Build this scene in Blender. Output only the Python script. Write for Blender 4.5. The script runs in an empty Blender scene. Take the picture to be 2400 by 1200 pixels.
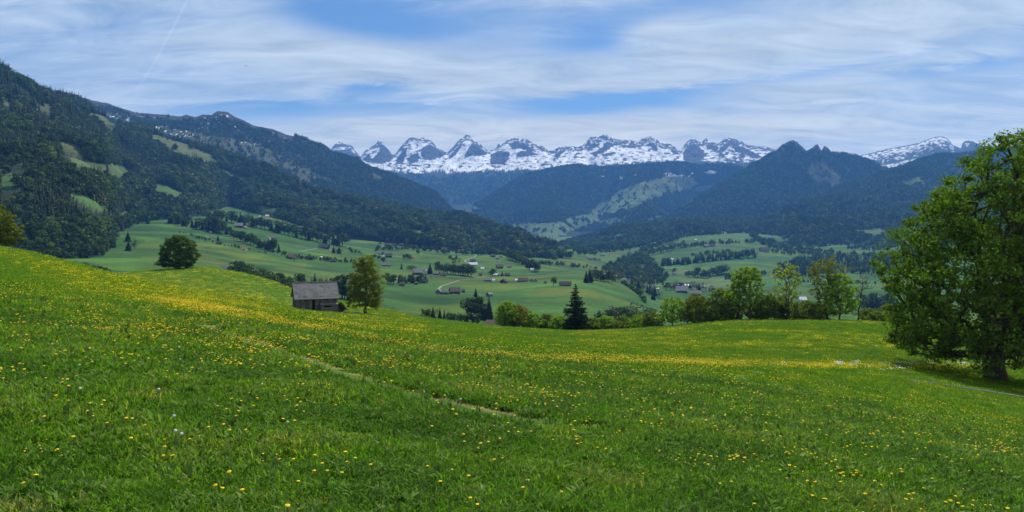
import bpy, bmesh, math, random
import numpy as np
from mathutils import Vector, Matrix
from mathutils.bvhtree import BVHTree

sc = bpy.context.scene
COL = sc.collection
F = 1779.0          # focal length, in pixels of the 2400 px wide photograph
HOR = 540.0         # row of the horizon in the photograph
CZ = 1.65           # eye height above the grass

# ------------------------------------------------------------------ camera
cd = bpy.data.cameras.new('camera'); cam = bpy.data.objects.new('camera', cd); COL.objects.link(cam)
cd.sensor_width = 36.0; cd.lens = 36.0 * F / 2400.0
cd.shift_y = -(600.0 - HOR) / 2400.0
cd.clip_start = 0.1; cd.clip_end = 80000.0
cam.location = (0, 0, CZ); cam.rotation_euler = (math.pi / 2, 0, 0)
sc.camera = cam

# ------------------------------------------------------------------ light
SUN_AZ = math.radians(17.0)      # to the right of the view direction (+Y), sun in front of the viewer
SUN_EL = math.radians(51.0)
sd = bpy.data.lights.new('sun', 'SUN'); sun = bpy.data.objects.new('sun', sd); COL.objects.link(sun)
sd.energy = 5.0; sd.angle = math.radians(0.9); sd.color = (1.0, 0.95, 0.86)
sdir = Vector((math.sin(SUN_AZ) * math.cos(SUN_EL), math.cos(SUN_AZ) * math.cos(SUN_EL), math.sin(SUN_EL)))
sun.rotation_euler = sdir.to_track_quat('Z', 'Y').to_euler(); sun.location = sdir * 50

sc.view_settings.view_transform = 'Standard'; sc.view_settings.look = 'None'
sc.view_settings.gamma = 1.0; sc.view_settings.use_curve_mapping = False
sc.view_settings.exposure = 0.25
sc.render.engine = 'CYCLES'
sc.cycles.use_denoising = True
sc.cycles.max_bounces = 6; sc.cycles.diffuse_bounces = 3; sc.cycles.transmission_bounces = 3
sc.cycles.transparent_max_bounces = 8; sc.cycles.volume_bounces = 0
sc.cycles.sample_clamp_indirect = 4.0


class NT:
    """small helper for node trees"""
    def __init__(s, tree): s.t = tree; s.n = tree.nodes; s.l = tree.links
    def node(s, typ, **kw):
        n = s.n.new(typ)
        for k, v in kw.items(): setattr(n, k, v)
        return n
    def put(s, sock, v):
        if v is None: return
        if hasattr(v, 'is_linked') or isinstance(v, bpy.types.NodeSocket): s.l.new(v, sock)
        else: sock.default_value = v
    def m(s, op, a, b=None, c=None, clamp=False):
        n = s.node('ShaderNodeMath', operation=op); n.use_clamp = clamp
        for i, v in enumerate((a, b, c)):
            if v is not None: s.put(n.inputs[i], v)
        return n.outputs[0]
    def vm(s, op, a, b=None):
        n = s.node('ShaderNodeVectorMath', operation=op)
        s.put(n.inputs[0], a)
        if b is not None: s.put(n.inputs[1], b)
        return n.outputs[0]
    def mix(s, f, a, b, blend='MIX'):
        n = s.node('ShaderNodeMix', data_type='RGBA', blend_type=blend)
        s.put(n.inputs[0], f); s.put(n.inputs[6], a); s.put(n.inputs[7], b)
        return n.outputs[2]
    def noise(s, vec, scale, detail=4, rough=0.55, dist=0.0, dim='3D'):
        n = s.node('ShaderNodeTexNoise', noise_dimensions=dim)
        if vec is not None: s.put(n.inputs['Vector'], vec)
        n.inputs['Scale'].default_value = scale; n.inputs['Detail'].default_value = detail
        n.inputs['Roughness'].default_value = rough; n.inputs['Distortion'].default_value = dist
        return n.outputs[0]
    def rng(s, v, a, b, c=0.0, d=1.0, smooth=False):
        n = s.node('ShaderNodeMapRange'); n.interpolation_type = 'SMOOTHSTEP' if smooth else 'LINEAR'
        s.put(n.inputs[0], v)
        for i, q in enumerate((a, b, c, d)): s.put(n.inputs[1 + i], q)
        return n.outputs[0]
    def ramp(s, v, stops):
        n = s.node('ShaderNodeValToRGB'); e = n.color_ramp.elements
        while len(e) < len(stops): e.new(0.5)
        for i, (p, c) in enumerate(stops): e[i].position = p; e[i].color = (*c, 1)
        s.put(n.inputs[0], v); return n.outputs[0]
    def xyz(s, x, y, z=0.0):
        n = s.node('ShaderNodeCombineXYZ')
        for i, v in enumerate((x, y, z)): s.put(n.inputs[i], v)
        return n.outputs[0]


# ------------------------------------------------------------------ sky with high cirrus
w = bpy.data.worlds.new('World'); sc.world = w; w.use_nodes = True
g = NT(w.node_tree); g.n.clear()
out = g.node('ShaderNodeOutputWorld'); bg = g.node('ShaderNodeBackground')
sky = g.node('ShaderNodeTexSky', sky_type='NISHITA')
sky.sun_disc = False; sky.sun_elevation = SUN_EL; sky.sun_rotation = SUN_AZ
sky.altitude = 1000.0; sky.air_density = 1.0; sky.dust_density = 0.6; sky.ozone_density = 1.6
tc = g.node('ShaderNodeTexCoord'); sep = g.node('ShaderNodeSeparateXYZ'); g.l.new(tc.outputs['Generated'], sep.inputs[0])
dx, dy, dz = sep.outputs
az = g.m('ARCTAN2', dx, dy); el = g.m('ARCSINE', dz)
k = g.m('ADD', g.m('ABSOLUTE', dz), 0.16)
pv = g.xyz(g.m('DIVIDE', dx, k), g.m('DIVIDE', dy, k), 0.0)            # the sheet of high cloud seen in perspective
n1 = g.noise(pv, 0.55, 5, 0.5, 0.6)
n2 = g.noise(g.vm('MULTIPLY', pv, (0.8, 1.9, 1.0)), 1.1, 6, 0.55, 0.9)
n3 = g.noise(g.vm('MULTIPLY', g.vm('ADD', pv, (7.3, 1.7, 0)), (1.0, 2.4, 1.0)), 2.2, 9, 0.66, 1.1)
wob = g.m('MULTIPLY', g.m('SUBTRACT', n2, 0.5), 0.10)
azw = g.m('ADD', az, wob); elw = g.m('ADD', el, g.m('MULTIPLY', g.m('SUBTRACT', n3, 0.5), 0.035))
def blob(px, py, wpx, hpx, rot, amp):
    t = (px - 1200) / F; a0 = math.atan(t); e0 = math.atan((HOR - py) / F / math.sqrt(1 + t * t))
    c, s_ = math.cos(math.radians(rot)), math.sin(math.radians(rot))
    u = g.m('SUBTRACT', azw, a0); v = g.m('SUBTRACT', elw, e0)
    uu = g.m('DIVIDE', g.m('ADD', g.m('MULTIPLY', u, c), g.m('MULTIPLY', v, s_)), wpx / F)
    vv = g.m('DIVIDE', g.m('SUBTRACT', g.m('MULTIPLY', v, c), g.m('MULTIPLY', u, s_)), hpx / F)
    r2 = g.m('ADD', g.m('MULTIPLY', uu, uu), g.m('MULTIPLY', vv, vv))
    return g.m('MULTIPLY', g.m('EXPONENT', g.m('MULTIPLY', r2, -1.0)), amp)
den = g.m('ADD', 0.04, g.m('MULTIPLY', n1, 0.40))
den = g.m('ADD', den, g.m('MULTIPLY', n2, 0.42))
den = g.m('ADD', den, g.m('MULTIPLY', n3, 0.46))
# open blue gaps and thicker streaks of the cirrus sheet
for b in [(830, 36, 200, 50, -8, -0.48), (1080, 25, 260, 50, 0, -0.22), (1390, 92, 130, 30, 4, -0.42), (1560, 15, 300, 30, 6, -0.22), (1420, 243, 220, 19, 2, -0.48),
          (620, 255, 230, 24, 5, -0.26), (900, 250, 260, 20, 4, -0.20), (862, 211, 75, 13, 2, -0.42), (2250, 160, 170, 12, 4, -0.20), (1830, 180, 420, 12, 6, -0.22), (250, 60, 260, 40, 20, -0.10),
          (860, 128, 330, 46, -4, 0.22), (1020, 190, 250, 26, 2, 0.22), (1430, 205, 200, 14, 3, 0.34), (1530, 72, 70, 18, 10, 0.25), (1940, 215, 120, 24, 0, 0.24), (1650, 130, 420, 50, 6, 0.16),
          (2150, 90, 330, 70, 0, 0.18), (1500, 300, 620, 24, 0, 0.22)]:
    den = g.m('ADD', den, blob(*b))
hz = g.rng(el, 0.0, 0.16, 0.34, 0.0, True)
den = g.m('ADD', den, hz)
fac = g.rng(den, 0.22, 0.96, 0.0, 0.94, True)
skyc = g.mix(1.0, sky.outputs[0], (0.56, 0.76, 0.95, 1), 'MULTIPLY')
shade = g.rng(n3, 0.28, 0.72, 0.74, 1.16)
glow = g.rng(el, 0.0, 0.20, 1.0, 0.0, True)
cl = g.mix(1.0, g.mix(glow, (6.9, 7.7, 8.2, 1), (17.8, 15.8, 11.0, 1)), g.xyz(shade, shade, shade), 'MULTIPLY')
colr = g.mix(fac, skyc, cl)
g.l.new(colr, bg.inputs[0]); bg.inputs[1].default_value = 0.092
g.l.new(bg.outputs[0], out.inputs[0])

# ------------------------------------------------------------------ helpers
rnd = random.Random(7)
RS = np.random.RandomState(11)

def link(o, parent=None):
    COL.objects.link(o)
    if parent is not None: o.parent = parent
    return o
def tag(o, label=None, cat=None, group=None, kind=None):
    if label: o['label'] = label
    if cat: o['category'] = cat
    if group: o['group'] = group
    if kind: o['kind'] = kind
    return o
def empty(name, loc, rz=0.0, scale=None):
    o = bpy.data.objects.new(name, None); COL.objects.link(o); o.location = loc; o.rotation_euler = (0, 0, rz)
    o.empty_display_size = 0.2
    if scale is not None: o.scale = scale
    return o
def mesh_np(name, V, Fc, mats=(), smooth=False, fmat=None):
    """mesh from numpy verts and equal-sided faces"""
    me = bpy.data.meshes.new(name)
    V = np.asarray(V, dtype=np.float32); Fc = np.asarray(Fc, dtype=np.int32)
    nf, k = Fc.shape
    me.vertices.add(len(V)); me.vertices.foreach_set('co', V.ravel())
    me.loops.add(nf * k); me.loops.foreach_set('vertex_index', Fc.ravel())
    me.polygons.add(nf); me.polygons.foreach_set('loop_start', np.arange(0, nf * k, k, dtype=np.int32))
    if smooth: me.polygons.foreach_set('use_smooth', np.ones(nf, dtype=bool))
    for m_ in mats: me.materials.append(m_)
    if fmat is not None: me.polygons.foreach_set('material_index', np.asarray(fmat, dtype=np.int32))
    me.update(calc_edges=True)
    return me
def obj(name, me, parent=None):
    return link(bpy.data.objects.new(name, me), parent)
def set_col(me, name, rgb):
    a = me.color_attributes.new(name, 'FLOAT_COLOR', 'POINT')
    c = np.ones((len(rgb), 4), dtype=np.float32); c[:, :3] = rgb
    a.data.foreach_set('color', c.ravel())

class MB:
    """collects boxes, prisms and tubes into one mesh"""
    def __init__(s): s.v = []; s.f = []; s.mi = []
    def add(s, vs, fs, mi=0):
        o = len(s.v); s.v += [tuple(v) for v in vs]; s.f += [tuple(i + o for i in f) for f in fs]; s.mi += [mi] * len(fs); return s
    def box(s, c, d, M=None, mi=0):
        x, y, z = d[0] / 2, d[1] / 2, d[2] / 2
        vs = [Vector((c[0] + sx * x, c[1] + sy * y, c[2] + sz * z)) for sz in (-1, 1) for sy in (-1, 1) for sx in (-1, 1)]
        if M is not None: vs = [M @ v for v in vs]
        return s.add(vs, [(0, 2, 3, 1), (4, 5, 7, 6), (0, 1, 5, 4), (2, 6, 7, 3), (0, 4, 6, 2), (1, 3, 7, 5)], mi)
    def hexa(s, p, mi=0):
        return s.add(p, [(0, 3, 2, 1), (4, 5, 6, 7), (0, 1, 5, 4), (1, 2, 6, 5), (2, 3, 7, 6), (3, 0, 4, 7)], mi)
    def tube(s, pts, rad, n=6, cap=True, mi=0):
        pts = [Vector(p) for p in pts]; rings = []
        vs = []; fs = []
        for i, p in enumerate(pts):
            a = pts[max(i - 1, 0)]; b = pts[min(i + 1, len(pts) - 1)]
            d = (b - a).normalized() if (b - a).length > 1e-9 else Vector((0, 0, 1))
            u = d.cross(Vector((0.3, 1, 0.1))); u = u.normalized() if u.length > 1e-4 else d.orthogonal().normalized()
            q = d.cross(u)
            r = rad[i] if hasattr(rad, '__len__') else rad
            for j in range(n):
                an = 2 * math.pi * j / n
                vs.append(p + (u * math.cos(an) + q * math.sin(an)) * r)
        for i in range(len(pts) - 1):
            for j in range(n):
                a = i * n + j; b = i * n + (j + 1) % n
                fs.append((a, b, b + n, a + n))
        if cap: fs.append(tuple(range((len(pts) - 1) * n, len(pts) * n))); fs.append(tuple(range(n - 1, -1, -1)))
        return s.add(vs, fs, mi)
    def mesh(s, name, mats, smooth=False):
        me = bpy.data.meshes.new(name); me.from_pydata(s.v, [], s.f)
        for m_ in (mats if isinstance(mats, (list, tuple)) else [mats]): me.materials.append(m_)
        me.polygons.foreach_set('material_index', s.mi)
        if smooth: me.polygons.foreach_set('use_smooth', [True] * len(s.f))
        me.update(); return me
    def build(s, name, mats, parent=None, smooth=False): return obj(name, s.mesh(name, mats, smooth), parent)

# ---- numpy noise
_P = RS.permutation(256); _P = np.concatenate([_P, _P, _P])
_G = np.stack([np.cos(np.arange(256) * 2 * np.pi / 256 * 37), np.sin(np.arange(256) * 2 * np.pi / 256 * 37)], 1)
def perlin(x, y, seed=0):
    x = np.asarray(x, dtype=np.float64) + seed * 17.31; y = np.asarray(y, dtype=np.float64) + seed * 5.77
    xi = np.floor(x).astype(int); yi = np.floor(y).astype(int); xf = x - xi; yf = y - yi
    u = xf * xf * xf * (xf * (xf * 6 - 15) + 10); v = yf * yf * yf * (yf * (yf * 6 - 15) + 10)
    def gr(ix, iy, fx, fy):
        h = _P[(_P[ix & 255] + iy) & 255]; gg = _G[h]; return gg[..., 0] * fx + gg[..., 1] * fy
    a = gr(xi, yi, xf, yf); b = gr(xi + 1, yi, xf - 1, yf); c = gr(xi, yi + 1, xf, yf - 1); d = gr(xi + 1, yi + 1, xf - 1, yf - 1)
    return ((a * (1 - u) + b * u) * (1 - v) + (c * (1 - u) + d * u) * v) * 1.4
def fbm(x, y, oct=4, seed=0, gain=0.5):
    r = 0; a = 1.0; s = 0
    for i in range(oct):
        r = r + a * perlin(x * 2 ** i, y * 2 ** i, seed + i * 3); s += a; a *= gain
    return r / s
def ridged(x, y, oct=4, seed=0):
    r = 0; a = 1.0; s = 0
    for i in range(oct):
        r = r + a * (1 - 2 * np.abs(perlin(x * 2 ** i, y * 2 ** i, seed + i * 3))); s += a; a *= 0.5
    return r / s
def sstep(a, b, x):
    t = np.clip((x - a) / (b - a), 0, 1); return t * t * (3 - 2 * t)
def inpoly(px, py, poly):
    px = np.asarray(px); py = np.asarray(py); r = np.zeros(px.shape, dtype=bool)
    n = len(poly)
    for i in range(n):
        x0, y0 = poly[i]; x1, y1 = poly[(i + 1) % n]
        if y0 == y1: continue
        c = ((y0 > py) != (y1 > py)) & (px < (x1 - x0) * (py - y0) / (y1 - y0) + x0)
        r ^= c
    return r
def inany(px, py, polys):
    r = np.zeros(np.shape(px), dtype=bool)
    for p in polys:
        a = np.array(p); x0, y0 = a.min(0); x1, y1 = a.max(0)
        m_ = (px >= x0) & (px <= x1) & (py >= y0) & (py <= y1)
        if m_.any():
            idx = np.where(m_); r[idx] |= inpoly(px[idx], py[idx], p)
    return r

def pchip_slopes(X, Z):
    h = np.diff(X, axis=0); dl = np.diff(Z, axis=0) / h
    m = np.zeros_like(Z)
    w1 = 2 * h[1:] + h[:-1]; w2 = h[1:] + 2 * h[:-1]
    same = dl[:-1] * dl[1:] > 0
    with np.errstate(divide='ignore', invalid='ignore'):
        hm = (w1 + w2) / (w1 / dl[:-1] + w2 / dl[1:])
    m[1:-1] = np.where(same, hm, 0); m[0] = dl[0]; m[-1] = dl[-1]
    return m
def pchip_eval(X, Z, m, k, x):
    h = X[k + 1] - X[k]; t = (x - X[k]) / h
    return ((2 * t ** 3 - 3 * t ** 2 + 1) * Z[k] + (t ** 3 - 2 * t ** 2 + t) * h * m[k] + (-2 * t ** 3 + 3 * t ** 2) * Z[k + 1] + (t ** 3 - t ** 2) * h * m[k + 1])
def pchip1(xs, ys, x):
    xs = np.asarray(xs, float); ys = np.asarray(ys, float); m = pchip_slopes(xs, ys)
    k = np.clip(np.searchsorted(xs, x, side='right') - 1, 0, len(xs) - 2)
    return pchip_eval(xs, ys, m, k, np.clip(x, xs[0], xs[-1]))

LAYERS = {}
def landform(curves, U, rows, disp=None, lin=()):
    """curves: list of [(px, row, depth), ...] from near to far; returns X, Y, Z grids (rows x columns).
    Every column of the photograph is a vertical plane through the eye, so a column is a profile height(depth)."""
    K = len(curves); YY = np.zeros((K, len(U))); ZZ = np.zeros_like(YY)
    for k_, c in enumerate(curves):
        c = np.array(c, float)
        f = (lambda a, b: np.interp(U, a, b)) if k_ in lin else (lambda a, b: pchip1(a, b, U))
        row = f(c[:, 0], c[:, 1]); Y = pchip1(c[:, 0], c[:, 2], U) if len(c) > 1 else np.full(len(U), c[0, 2])
        YY[k_] = Y; ZZ[k_] = (HOR - row) / F * Y
    L = np.log(YY); m = pchip_slopes(L, ZZ)
    Yo = []; Zo = []; Vo = []
    for k_ in range(K - 1):
        n = rows[k_]
        for i in range(n + (1 if k_ == K - 2 else 0)):
            t = i / n; l = L[k_] * (1 - t) + L[k_ + 1] * t
            Yo.append(np.exp(l)); Zo.append(pchip_eval(L, ZZ, m, k_, l)); Vo.append(np.full(len(U), k_ + t))
    Y = np.array(Yo); Z = np.array(Zo); V = np.array(Vo); P = np.repeat(np.array(U)[None, :], len(Y), 0)
    X = (P - 1200.0) / F * Y
    if disp is not None: Z = Z + disp(X, Y, V, P)
    R = HOR - Z / Y * F
    return X, Y, Z + CZ, P, R, V
def grid_faces(nr, nc):
    i = np.arange(nr * nc).reshape(nr, nc)
    return np.stack([i[:-1, :-1], i[:-1, 1:], i[1:, 1:], i[1:, :-1]], -1).reshape(-1, 4)
def build_land(name, G, col, mat, label, cat, extra=None):
    X, Y, Z, P, R, V = G
    vs = np.stack([X, Y, Z], -1).reshape(-1, 3); fc = grid_faces(*X.shape)
    me = mesh_np(name, vs, fc, [mat], smooth=True)
    set_col(me, 'ground', col.reshape(-1, 3))
    for nm, arr in (extra or {}).items():
        a = me.attributes.new(nm, 'FLOAT', 'POINT'); a.data.foreach_set('value', arr.astype(np.float32).ravel())
    o = obj(name, me); tag(o, label, cat, kind='structure')
    LAYERS[name] = (BVHTree.FromPolygons([tuple(v) for v in vs.tolist()], fc.tolist()), G)
    return o
def ray_at(px, row, names):
    """point of the named landforms that the photograph shows at this pixel"""
    d = Vector(((px - 1200) / F, 1.0, (HOR - row) / F)).normalized(); best = None
    for n in names:
        h = LAYERS[n][0].ray_cast(Vector((0, 0, CZ)), d)
        if h[0] is not None and (best is None or h[3] < best[3]): best = h
    return None if best is None else best[0]
def drop_at(x, y, names):
    best = None
    for n in names:
        h = LAYERS[n][0].ray_cast(Vector((x, y, 5000)), Vector((0, 0, -1)))
        if h[0] is not None and (best is None or h[0].z > best.z): best = h[0]
    return best

# ------------------------------------------------------------------ materials
def new_mat(name):
    m = bpy.data.materials.new(name); m.use_nodes = True
    h = NT(m.node_tree); b = h.n['Principled BSDF']
    b.inputs['Roughness'].default_value = 0.85
    b.inputs['Specular IOR Level'].default_value = 0.15
    return m, h, b
def plain(name, col, rough=0.8, scale=0.0, var=0.25, bump=0.0, bscale=8.0, spec=0.2):
    m, h, b = new_mat(name); b.inputs['Roughness'].default_value = rough; b.inputs['Specular IOR Level'].default_value = spec
    t = h.node('ShaderNodeTexCoord').outputs['Object']
    if scale:
        n = h.noise(t, scale, 5, 0.6)
        v = h.rng(n, 0.3, 0.7, 1 - var, 1 + var)
        h.l.new(h.mix(1.0, (*col, 1), h.xyz(v, v, v), 'MULTIPLY'), b.inputs['Base Color'])
    else: b.inputs['Base Color'].default_value = (*col, 1)
    if bump:
        bn = h.node('ShaderNodeBump'); bn.inputs['Strength'].default_value = bump; bn.inputs['Distance'].default_value = 0.05
        h.l.new(h.noise(t, bscale, 5, 0.6), bn.inputs['Height']); h.l.new(bn.outputs[0], b.inputs['Normal'])
    return m
def land_mat(name, scales, var, bump, bdist):
    """vertex colour of the ground, broken up by noise at several sizes"""
    m, h, b = new_mat(name); b.inputs['Specular IOR Level'].default_value = 0.08; b.inputs['Roughness'].default_value = 0.95
    a = h.node('ShaderNodeAttribute', attribute_name='ground')
    geo = h.node('ShaderNodeNewGeometry')
    c = a.outputs['Color']; hh = None
    for s_ in scales:
        n = h.noise(geo.outputs['Position'], s_, 4, 0.6)
        v = h.rng(n, 0.28, 0.72, 1 - var, 1 + var); c = h.mix(1.0, c, h.xyz(v, v, v), 'MULTIPLY')
        hh = n
    h.l.new(c, b.inputs['Base Color'])
    if bump:
        bn = h.node('ShaderNodeBump'); bn.inputs['Strength'].default_value = bump; bn.inputs['Distance'].default_value = bdist
        h.l.new(hh, bn.inputs['Height']); h.l.new(bn.outputs[0], b.inputs['Normal'])
    return m
# ------------------------------------------------------------------ the meadow on which the viewer stands
TRAIL = [(428, 738), (480, 757), (620, 800), (700, 830), (760, 850), (830, 873), (880, 888), (950, 910), (1010, 928), (1090, 948), (1160, 963), (1230, 977), (1300, 988), (1380, 998), (1460, 1006)]
MB_ = 0.0897; MA_ = 0.122
def plane_row(px, Y): return HOR + F * (CZ / Y + MB_ + MA_ * (px - 1200) / F)
MY = [12, 25, 45, 75, 110, 150, 190, 240, 330, 420]
MT = {   # rows of the photograph at these depths, column by column
 -1500: [None, None, 560, 520, 500, 495, 505, 520, 560, 600],
 -600: [None, None, 585, 552, 530, 530, 540, 550, 590, 640],
 0:    [None, None, 640, 606, 580, 592, 612, 640, 700, 760],
 150:  [None, None, 662, 632, 612, 620, 634, 648, 710, 770],
 270:  [None, None, 684, 660, 645, 654, 652, 641, 700, 770],
 417:  [None, None, 706, 690, 678, 670, 650, 629, 690, 770],
 480:  [None, None, 714, 698, 688, 678, 654, 627, 690, 775],
 560:  [None, None, 723, 707, 698, 686, 662, 639, 700, 780],
 640:  [None, None, 732, 718, 712, 706, 680, 660, 720, 790],
 700:  [None, None, 742, 730, 727, 723, 700, 684, 745, 800],
 790:  [None, None, 755, 742, 737, 731, 716, 704, 770, 820],
 870:  [None, None, 763, 750, 743, 737, 724, 716, 790, 840],
 1000: [None, None, 780, 766, 757, 750, 745, 756, 820, 880],
 1200: [None, None, 796, 783, 776, 771, 768, 784, 850, 910],
 1348: [None, None, 808, 792, 784, 778, 774, 790, 860, 920],
 1550: [None, None, 826, 798, 778, 766, 776, 800, 870, 930],
 1750: [None, None, 840, 795, 759, 749, 768, 800, 880, 950],
 1950: [None, 916, 862, 805, 759, 749, 768, 800, 880, 950],
 2100: [None, 942, 882, 817, 765, 755, 774, 800, 880, 950],
 2330: [None, 1000, 922, 850, 792, 772, 785, 810, 880, 950],
 2600: [None, 1042, 956, 880, 822, 792, 802, 830, 890, 960],
 3000: [None, 1100, 1000, 930, 870, 840, 850, 870, 920, 980],
 3900: [None, None, 1060, 1010, 960, 930, 930, 950, 1000, 1050]}
_mc = np.array(sorted(MT)); _mr = np.zeros((len(MY), len(_mc)))
for j_, c_ in enumerate(_mc):
    for i_, Y_ in enumerate(MY):
        v_ = MT[int(c_)][i_]; _mr[i_, j_] = plane_row(c_, Y_) if v_ is None else v_
_mz = (HOR - _mr) / F * np.array(MY)[:, None]
def meadow_z(X, Y):
    X = np.asarray(X, float); Y = np.asarray(Y, float)
    zp = -CZ - MB_ * Y - MA_ * X
    Yc = np.clip(Y, 12.001, 419.9); px = np.clip(1200 + F * X / Yc, -1499, 3899)
    Zk = np.stack([pchip1(_mc, _mz[i], px) for i in range(len(MY))])
    Lk = np.log(np.array(MY, float)).reshape((-1,) + (1,) * X.ndim) + np.zeros_like(Zk)
    m = pchip_slopes(Lk, Zk); l = np.log(Yc)
    k = np.clip(np.searchsorted(np.log(MY), l, side='right') - 1, 0, len(MY) - 2)
    def take(A, kk): return np.take_along_axis(A, kk[None], 0)[0]
    x0 = take(Lk, k); x1 = take(Lk, k + 1); h = x1 - x0; t = (l - x0) / h
    z = ((2 * t**3 - 3 * t**2 + 1) * take(Zk, k) + (t**3 - 2 * t**2 + t) * h * take(m, k) + (-2 * t**3 + 3 * t**2) * take(Zk, k + 1) + (t**3 - t**2) * h * take(m, k + 1))
    z = np.where(Y < 12, zp, z)
    bump = 0.10 * fbm(X * 0.22, Y * 0.22, 3, 5) + 0.05 * fbm(X * 1.1, Y * 1.1, 2, 9) + 0.45 * fbm(X * 0.03, Y * 0.03, 2, 2) * sstep(15, 60, Y)
    z = z + bump * (1 - 0.6 * sstep(70, 130, Y))
    # the trodden track: a worn ledge with a low bank on its far side
    pq = 1200 + F * X / np.maximum(Y, 2.5); rq = HOR - z / np.maximum(Y, 2.5) * F
    tr = np.interp(pq, [p[0] for p in TRAIL], [p[1] for p in TRAIL], left=-9999, right=-9999); e = sstep(425, 520, pq) * sstep(1470, 1380, pq) * (Y > 6)
    return z + e * np.where(rq < tr - 3, 0.055 * np.exp(-np.clip((tr - 3 - rq), 0, 400) / 30.0), 0.055 * sstep(tr + 3, tr - 3, rq))

TRAIL = [(428, 738), (480, 757), (620, 800), (700, 830), (760, 850), (830, 873), (880, 888), (950, 910), (1010, 928), (1090, 948), (1160, 963), (1230, 977), (1300, 988), (1380, 998), (1460, 1006)]
BAND = [(300, 700), (380, 712), (440, 719), (520, 728), (560, 742), (640, 755), (700, 766), (800, 786), (900, 804), (1000, 820), (1080, 829), (1150, 836), (1300, 843), (1450, 847), (1600, 850), (1750, 855), (1900, 857), (2080, 858), (2300, 858)]
def meadow_masks(px, row, X, Y):
    """yellow flower cover, white flower cover and the trodden trail"""
    yb = np.interp(px, [p[0] for p in BAND], [p[1] for p in BAND])
    wd = np.interp(px, [300, 420, 520, 700, 1200, 2300], [9, 12, 9, 7, 6.5, 7])
    n1 = fbm(X * 0.16, Y * 0.16, 4, 21); n2 = fbm(X * 0.05, Y * 0.05, 3, 31); n3 = fbm(X * 0.5, Y * 0.5, 3, 41)
    st = np.interp(px, [280, 380, 430, 540, 600, 640, 900, 1300, 1700, 1950, 2100, 2300], [0, 0.95, 1.25, 1.2, 0.9, 1.15, 1.1, 1.0, 0.9, 0.8, 0.3, 0.1])
    band = st * np.exp(-((row - yb - n1 * 6) / wd) ** 2) * np.clip(0.75 + 0.9 * n1, 0, 1.2)
    d = np.zeros_like(px)
    # the left slope and the knoll beyond
    edge = np.interp(px, [0, 150, 270, 420, 560], [588, 622, 650, 682, 704])
    d += 0.40 * np.exp(-((row - edge) / 13) ** 2) * (px < 620)
    d += 0.55 * np.exp(-(((px - 190) / 110) ** 2 + ((row - 655 - (px - 190) * 0.22) / 22) ** 2))
    d += 0.40 * ((px > 250) & (px < 1000) & (row < yb - 20)) * np.clip(0.55 + n2 * 1.6 + n1 * 0.8, 0, 1.2)
    # the near left field below the band
    d += 0.34 * sstep(1000, 720, row) * sstep(1150, 450, px) * (row > yb - 30) * np.clip(0.45 + n1 * 1.2 + n3 * 0.8, 0, 1.3)
    d += 0.20 * (row > yb) * sstep(1250, 850, row) * sstep(1900, 700, px) * np.clip(0.2 + n1 * 1.8, 0, 1)
    d += 0.40 * ((px > 1350) & (row < 815)) * np.clip(0.25 + n2 * 2.2 + n1 * 1.2, 0, 1.2)
    d += 0.18 * ((px > 950) & (row < yb - 12) & (row > 765)) * np.clip(0.3 + n1 * 1.6, 0, 1)
    d += 0.20 * (row > yb) * np.clip(0.3 + n1 * 1.5 + n3, 0, 1)
    ws = np.exp(-(((px - 2180) / 190) ** 2 + ((row - 855) / 2.6) ** 2)) + np.exp(-(((px - 2050) / 70) ** 2 + ((row - 864) / 5) ** 2)) * 0.3
    tr = np.interp(px, [p[0] for p in TRAIL], [p[1] for p in TRAIL], left=-999, right=-999)
    tw = np.interp(px, [420, 600, 900, 1200, 1460], [3.2, 3.8, 3.6, 3.2, 1.6])
    trail = np.exp(-((row - tr - n3 * 2.0) / tw) ** 2) * np.clip(0.85 + n1 * 1.2 + n3 * 0.6, 0, 1) * sstep(1475, 1330, px)
    return np.clip(np.maximum(band, d * 0.8), 0, 1), np.clip(ws, 0, 1), trail, band

nc = 430
_t = np.linspace(-1, 1, nc); _t = 1.02 * _t * (0.62 + 0.38 * np.abs(_t))
_y = np.concatenate([np.linspace(-45, 2, 24), np.geomspace(2.2, 420, 400)])
MX = _t[None, :] * (np.abs(_y)[:, None] + 11.0); MYg = np.repeat(_y[:, None], nc, 1)
MZ = meadow_z(MX, MYg)
ahead = MYg > 2.5
mpx = np.where(ahead, 1200 + F * MX / np.maximum(MYg, 1), -9999.0); mrow = np.where(ahead, HOR - MZ / np.maximum(MYg, 1) * F, 9999.0)
fy, fw, ftr, fband = meadow_masks(mpx, mrow, MX, MYg)
far = sstep(12, 45, MYg)[..., None]
n_a = fbm(MX * 0.35, MYg * 0.35, 4, 51)[..., None]; n_b = fbm(MX * 0.045, MYg * 0.045, 3, 61)[..., None]; n_c = fbm(MX * 1.6, MYg * 1.6, 3, 71)[..., None]
G1 = np.array([0.060, 0.138, 0.006]); G2 = np.array([0.085, 0.142, 0.012]); G3 = np.array([0.042, 0.112, 0.010])
mc = G1 + (G2 - G1) * np.clip(0.5 + n_a * 1.3, 0, 1) + (G3 - G1) * np.clip(0.4 + n_b * 2.0, 0, 1)
soil = np.array([0.26, 0.175, 0.10])
dry = np.clip(n_c * 2.2 - 0.55, 0, 1) * np.clip(n_a * 2 + 0.3, 0, 1) * (1 - far)
mc = mc + (np.array([0.17, 0.14, 0.06]) - mc) * dry * 0.6
mc = mc + (soil - mc) * np.clip(ftr * 1.1, 0, 1)[..., None]
yel = np.array([0.46, 0.36, 0.010])
cover = np.clip(fy * 0.45 + fband * 0.45, 0, 0.9)[..., None] * far
mc = mc + (yel - mc) * cover * np.clip(0.8 + n_c * 0.7, 0, 1.2)
mc = mc + (np.array([0.65, 0.68, 0.6]) - mc) * (fw * 0.15)[..., None]
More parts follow.
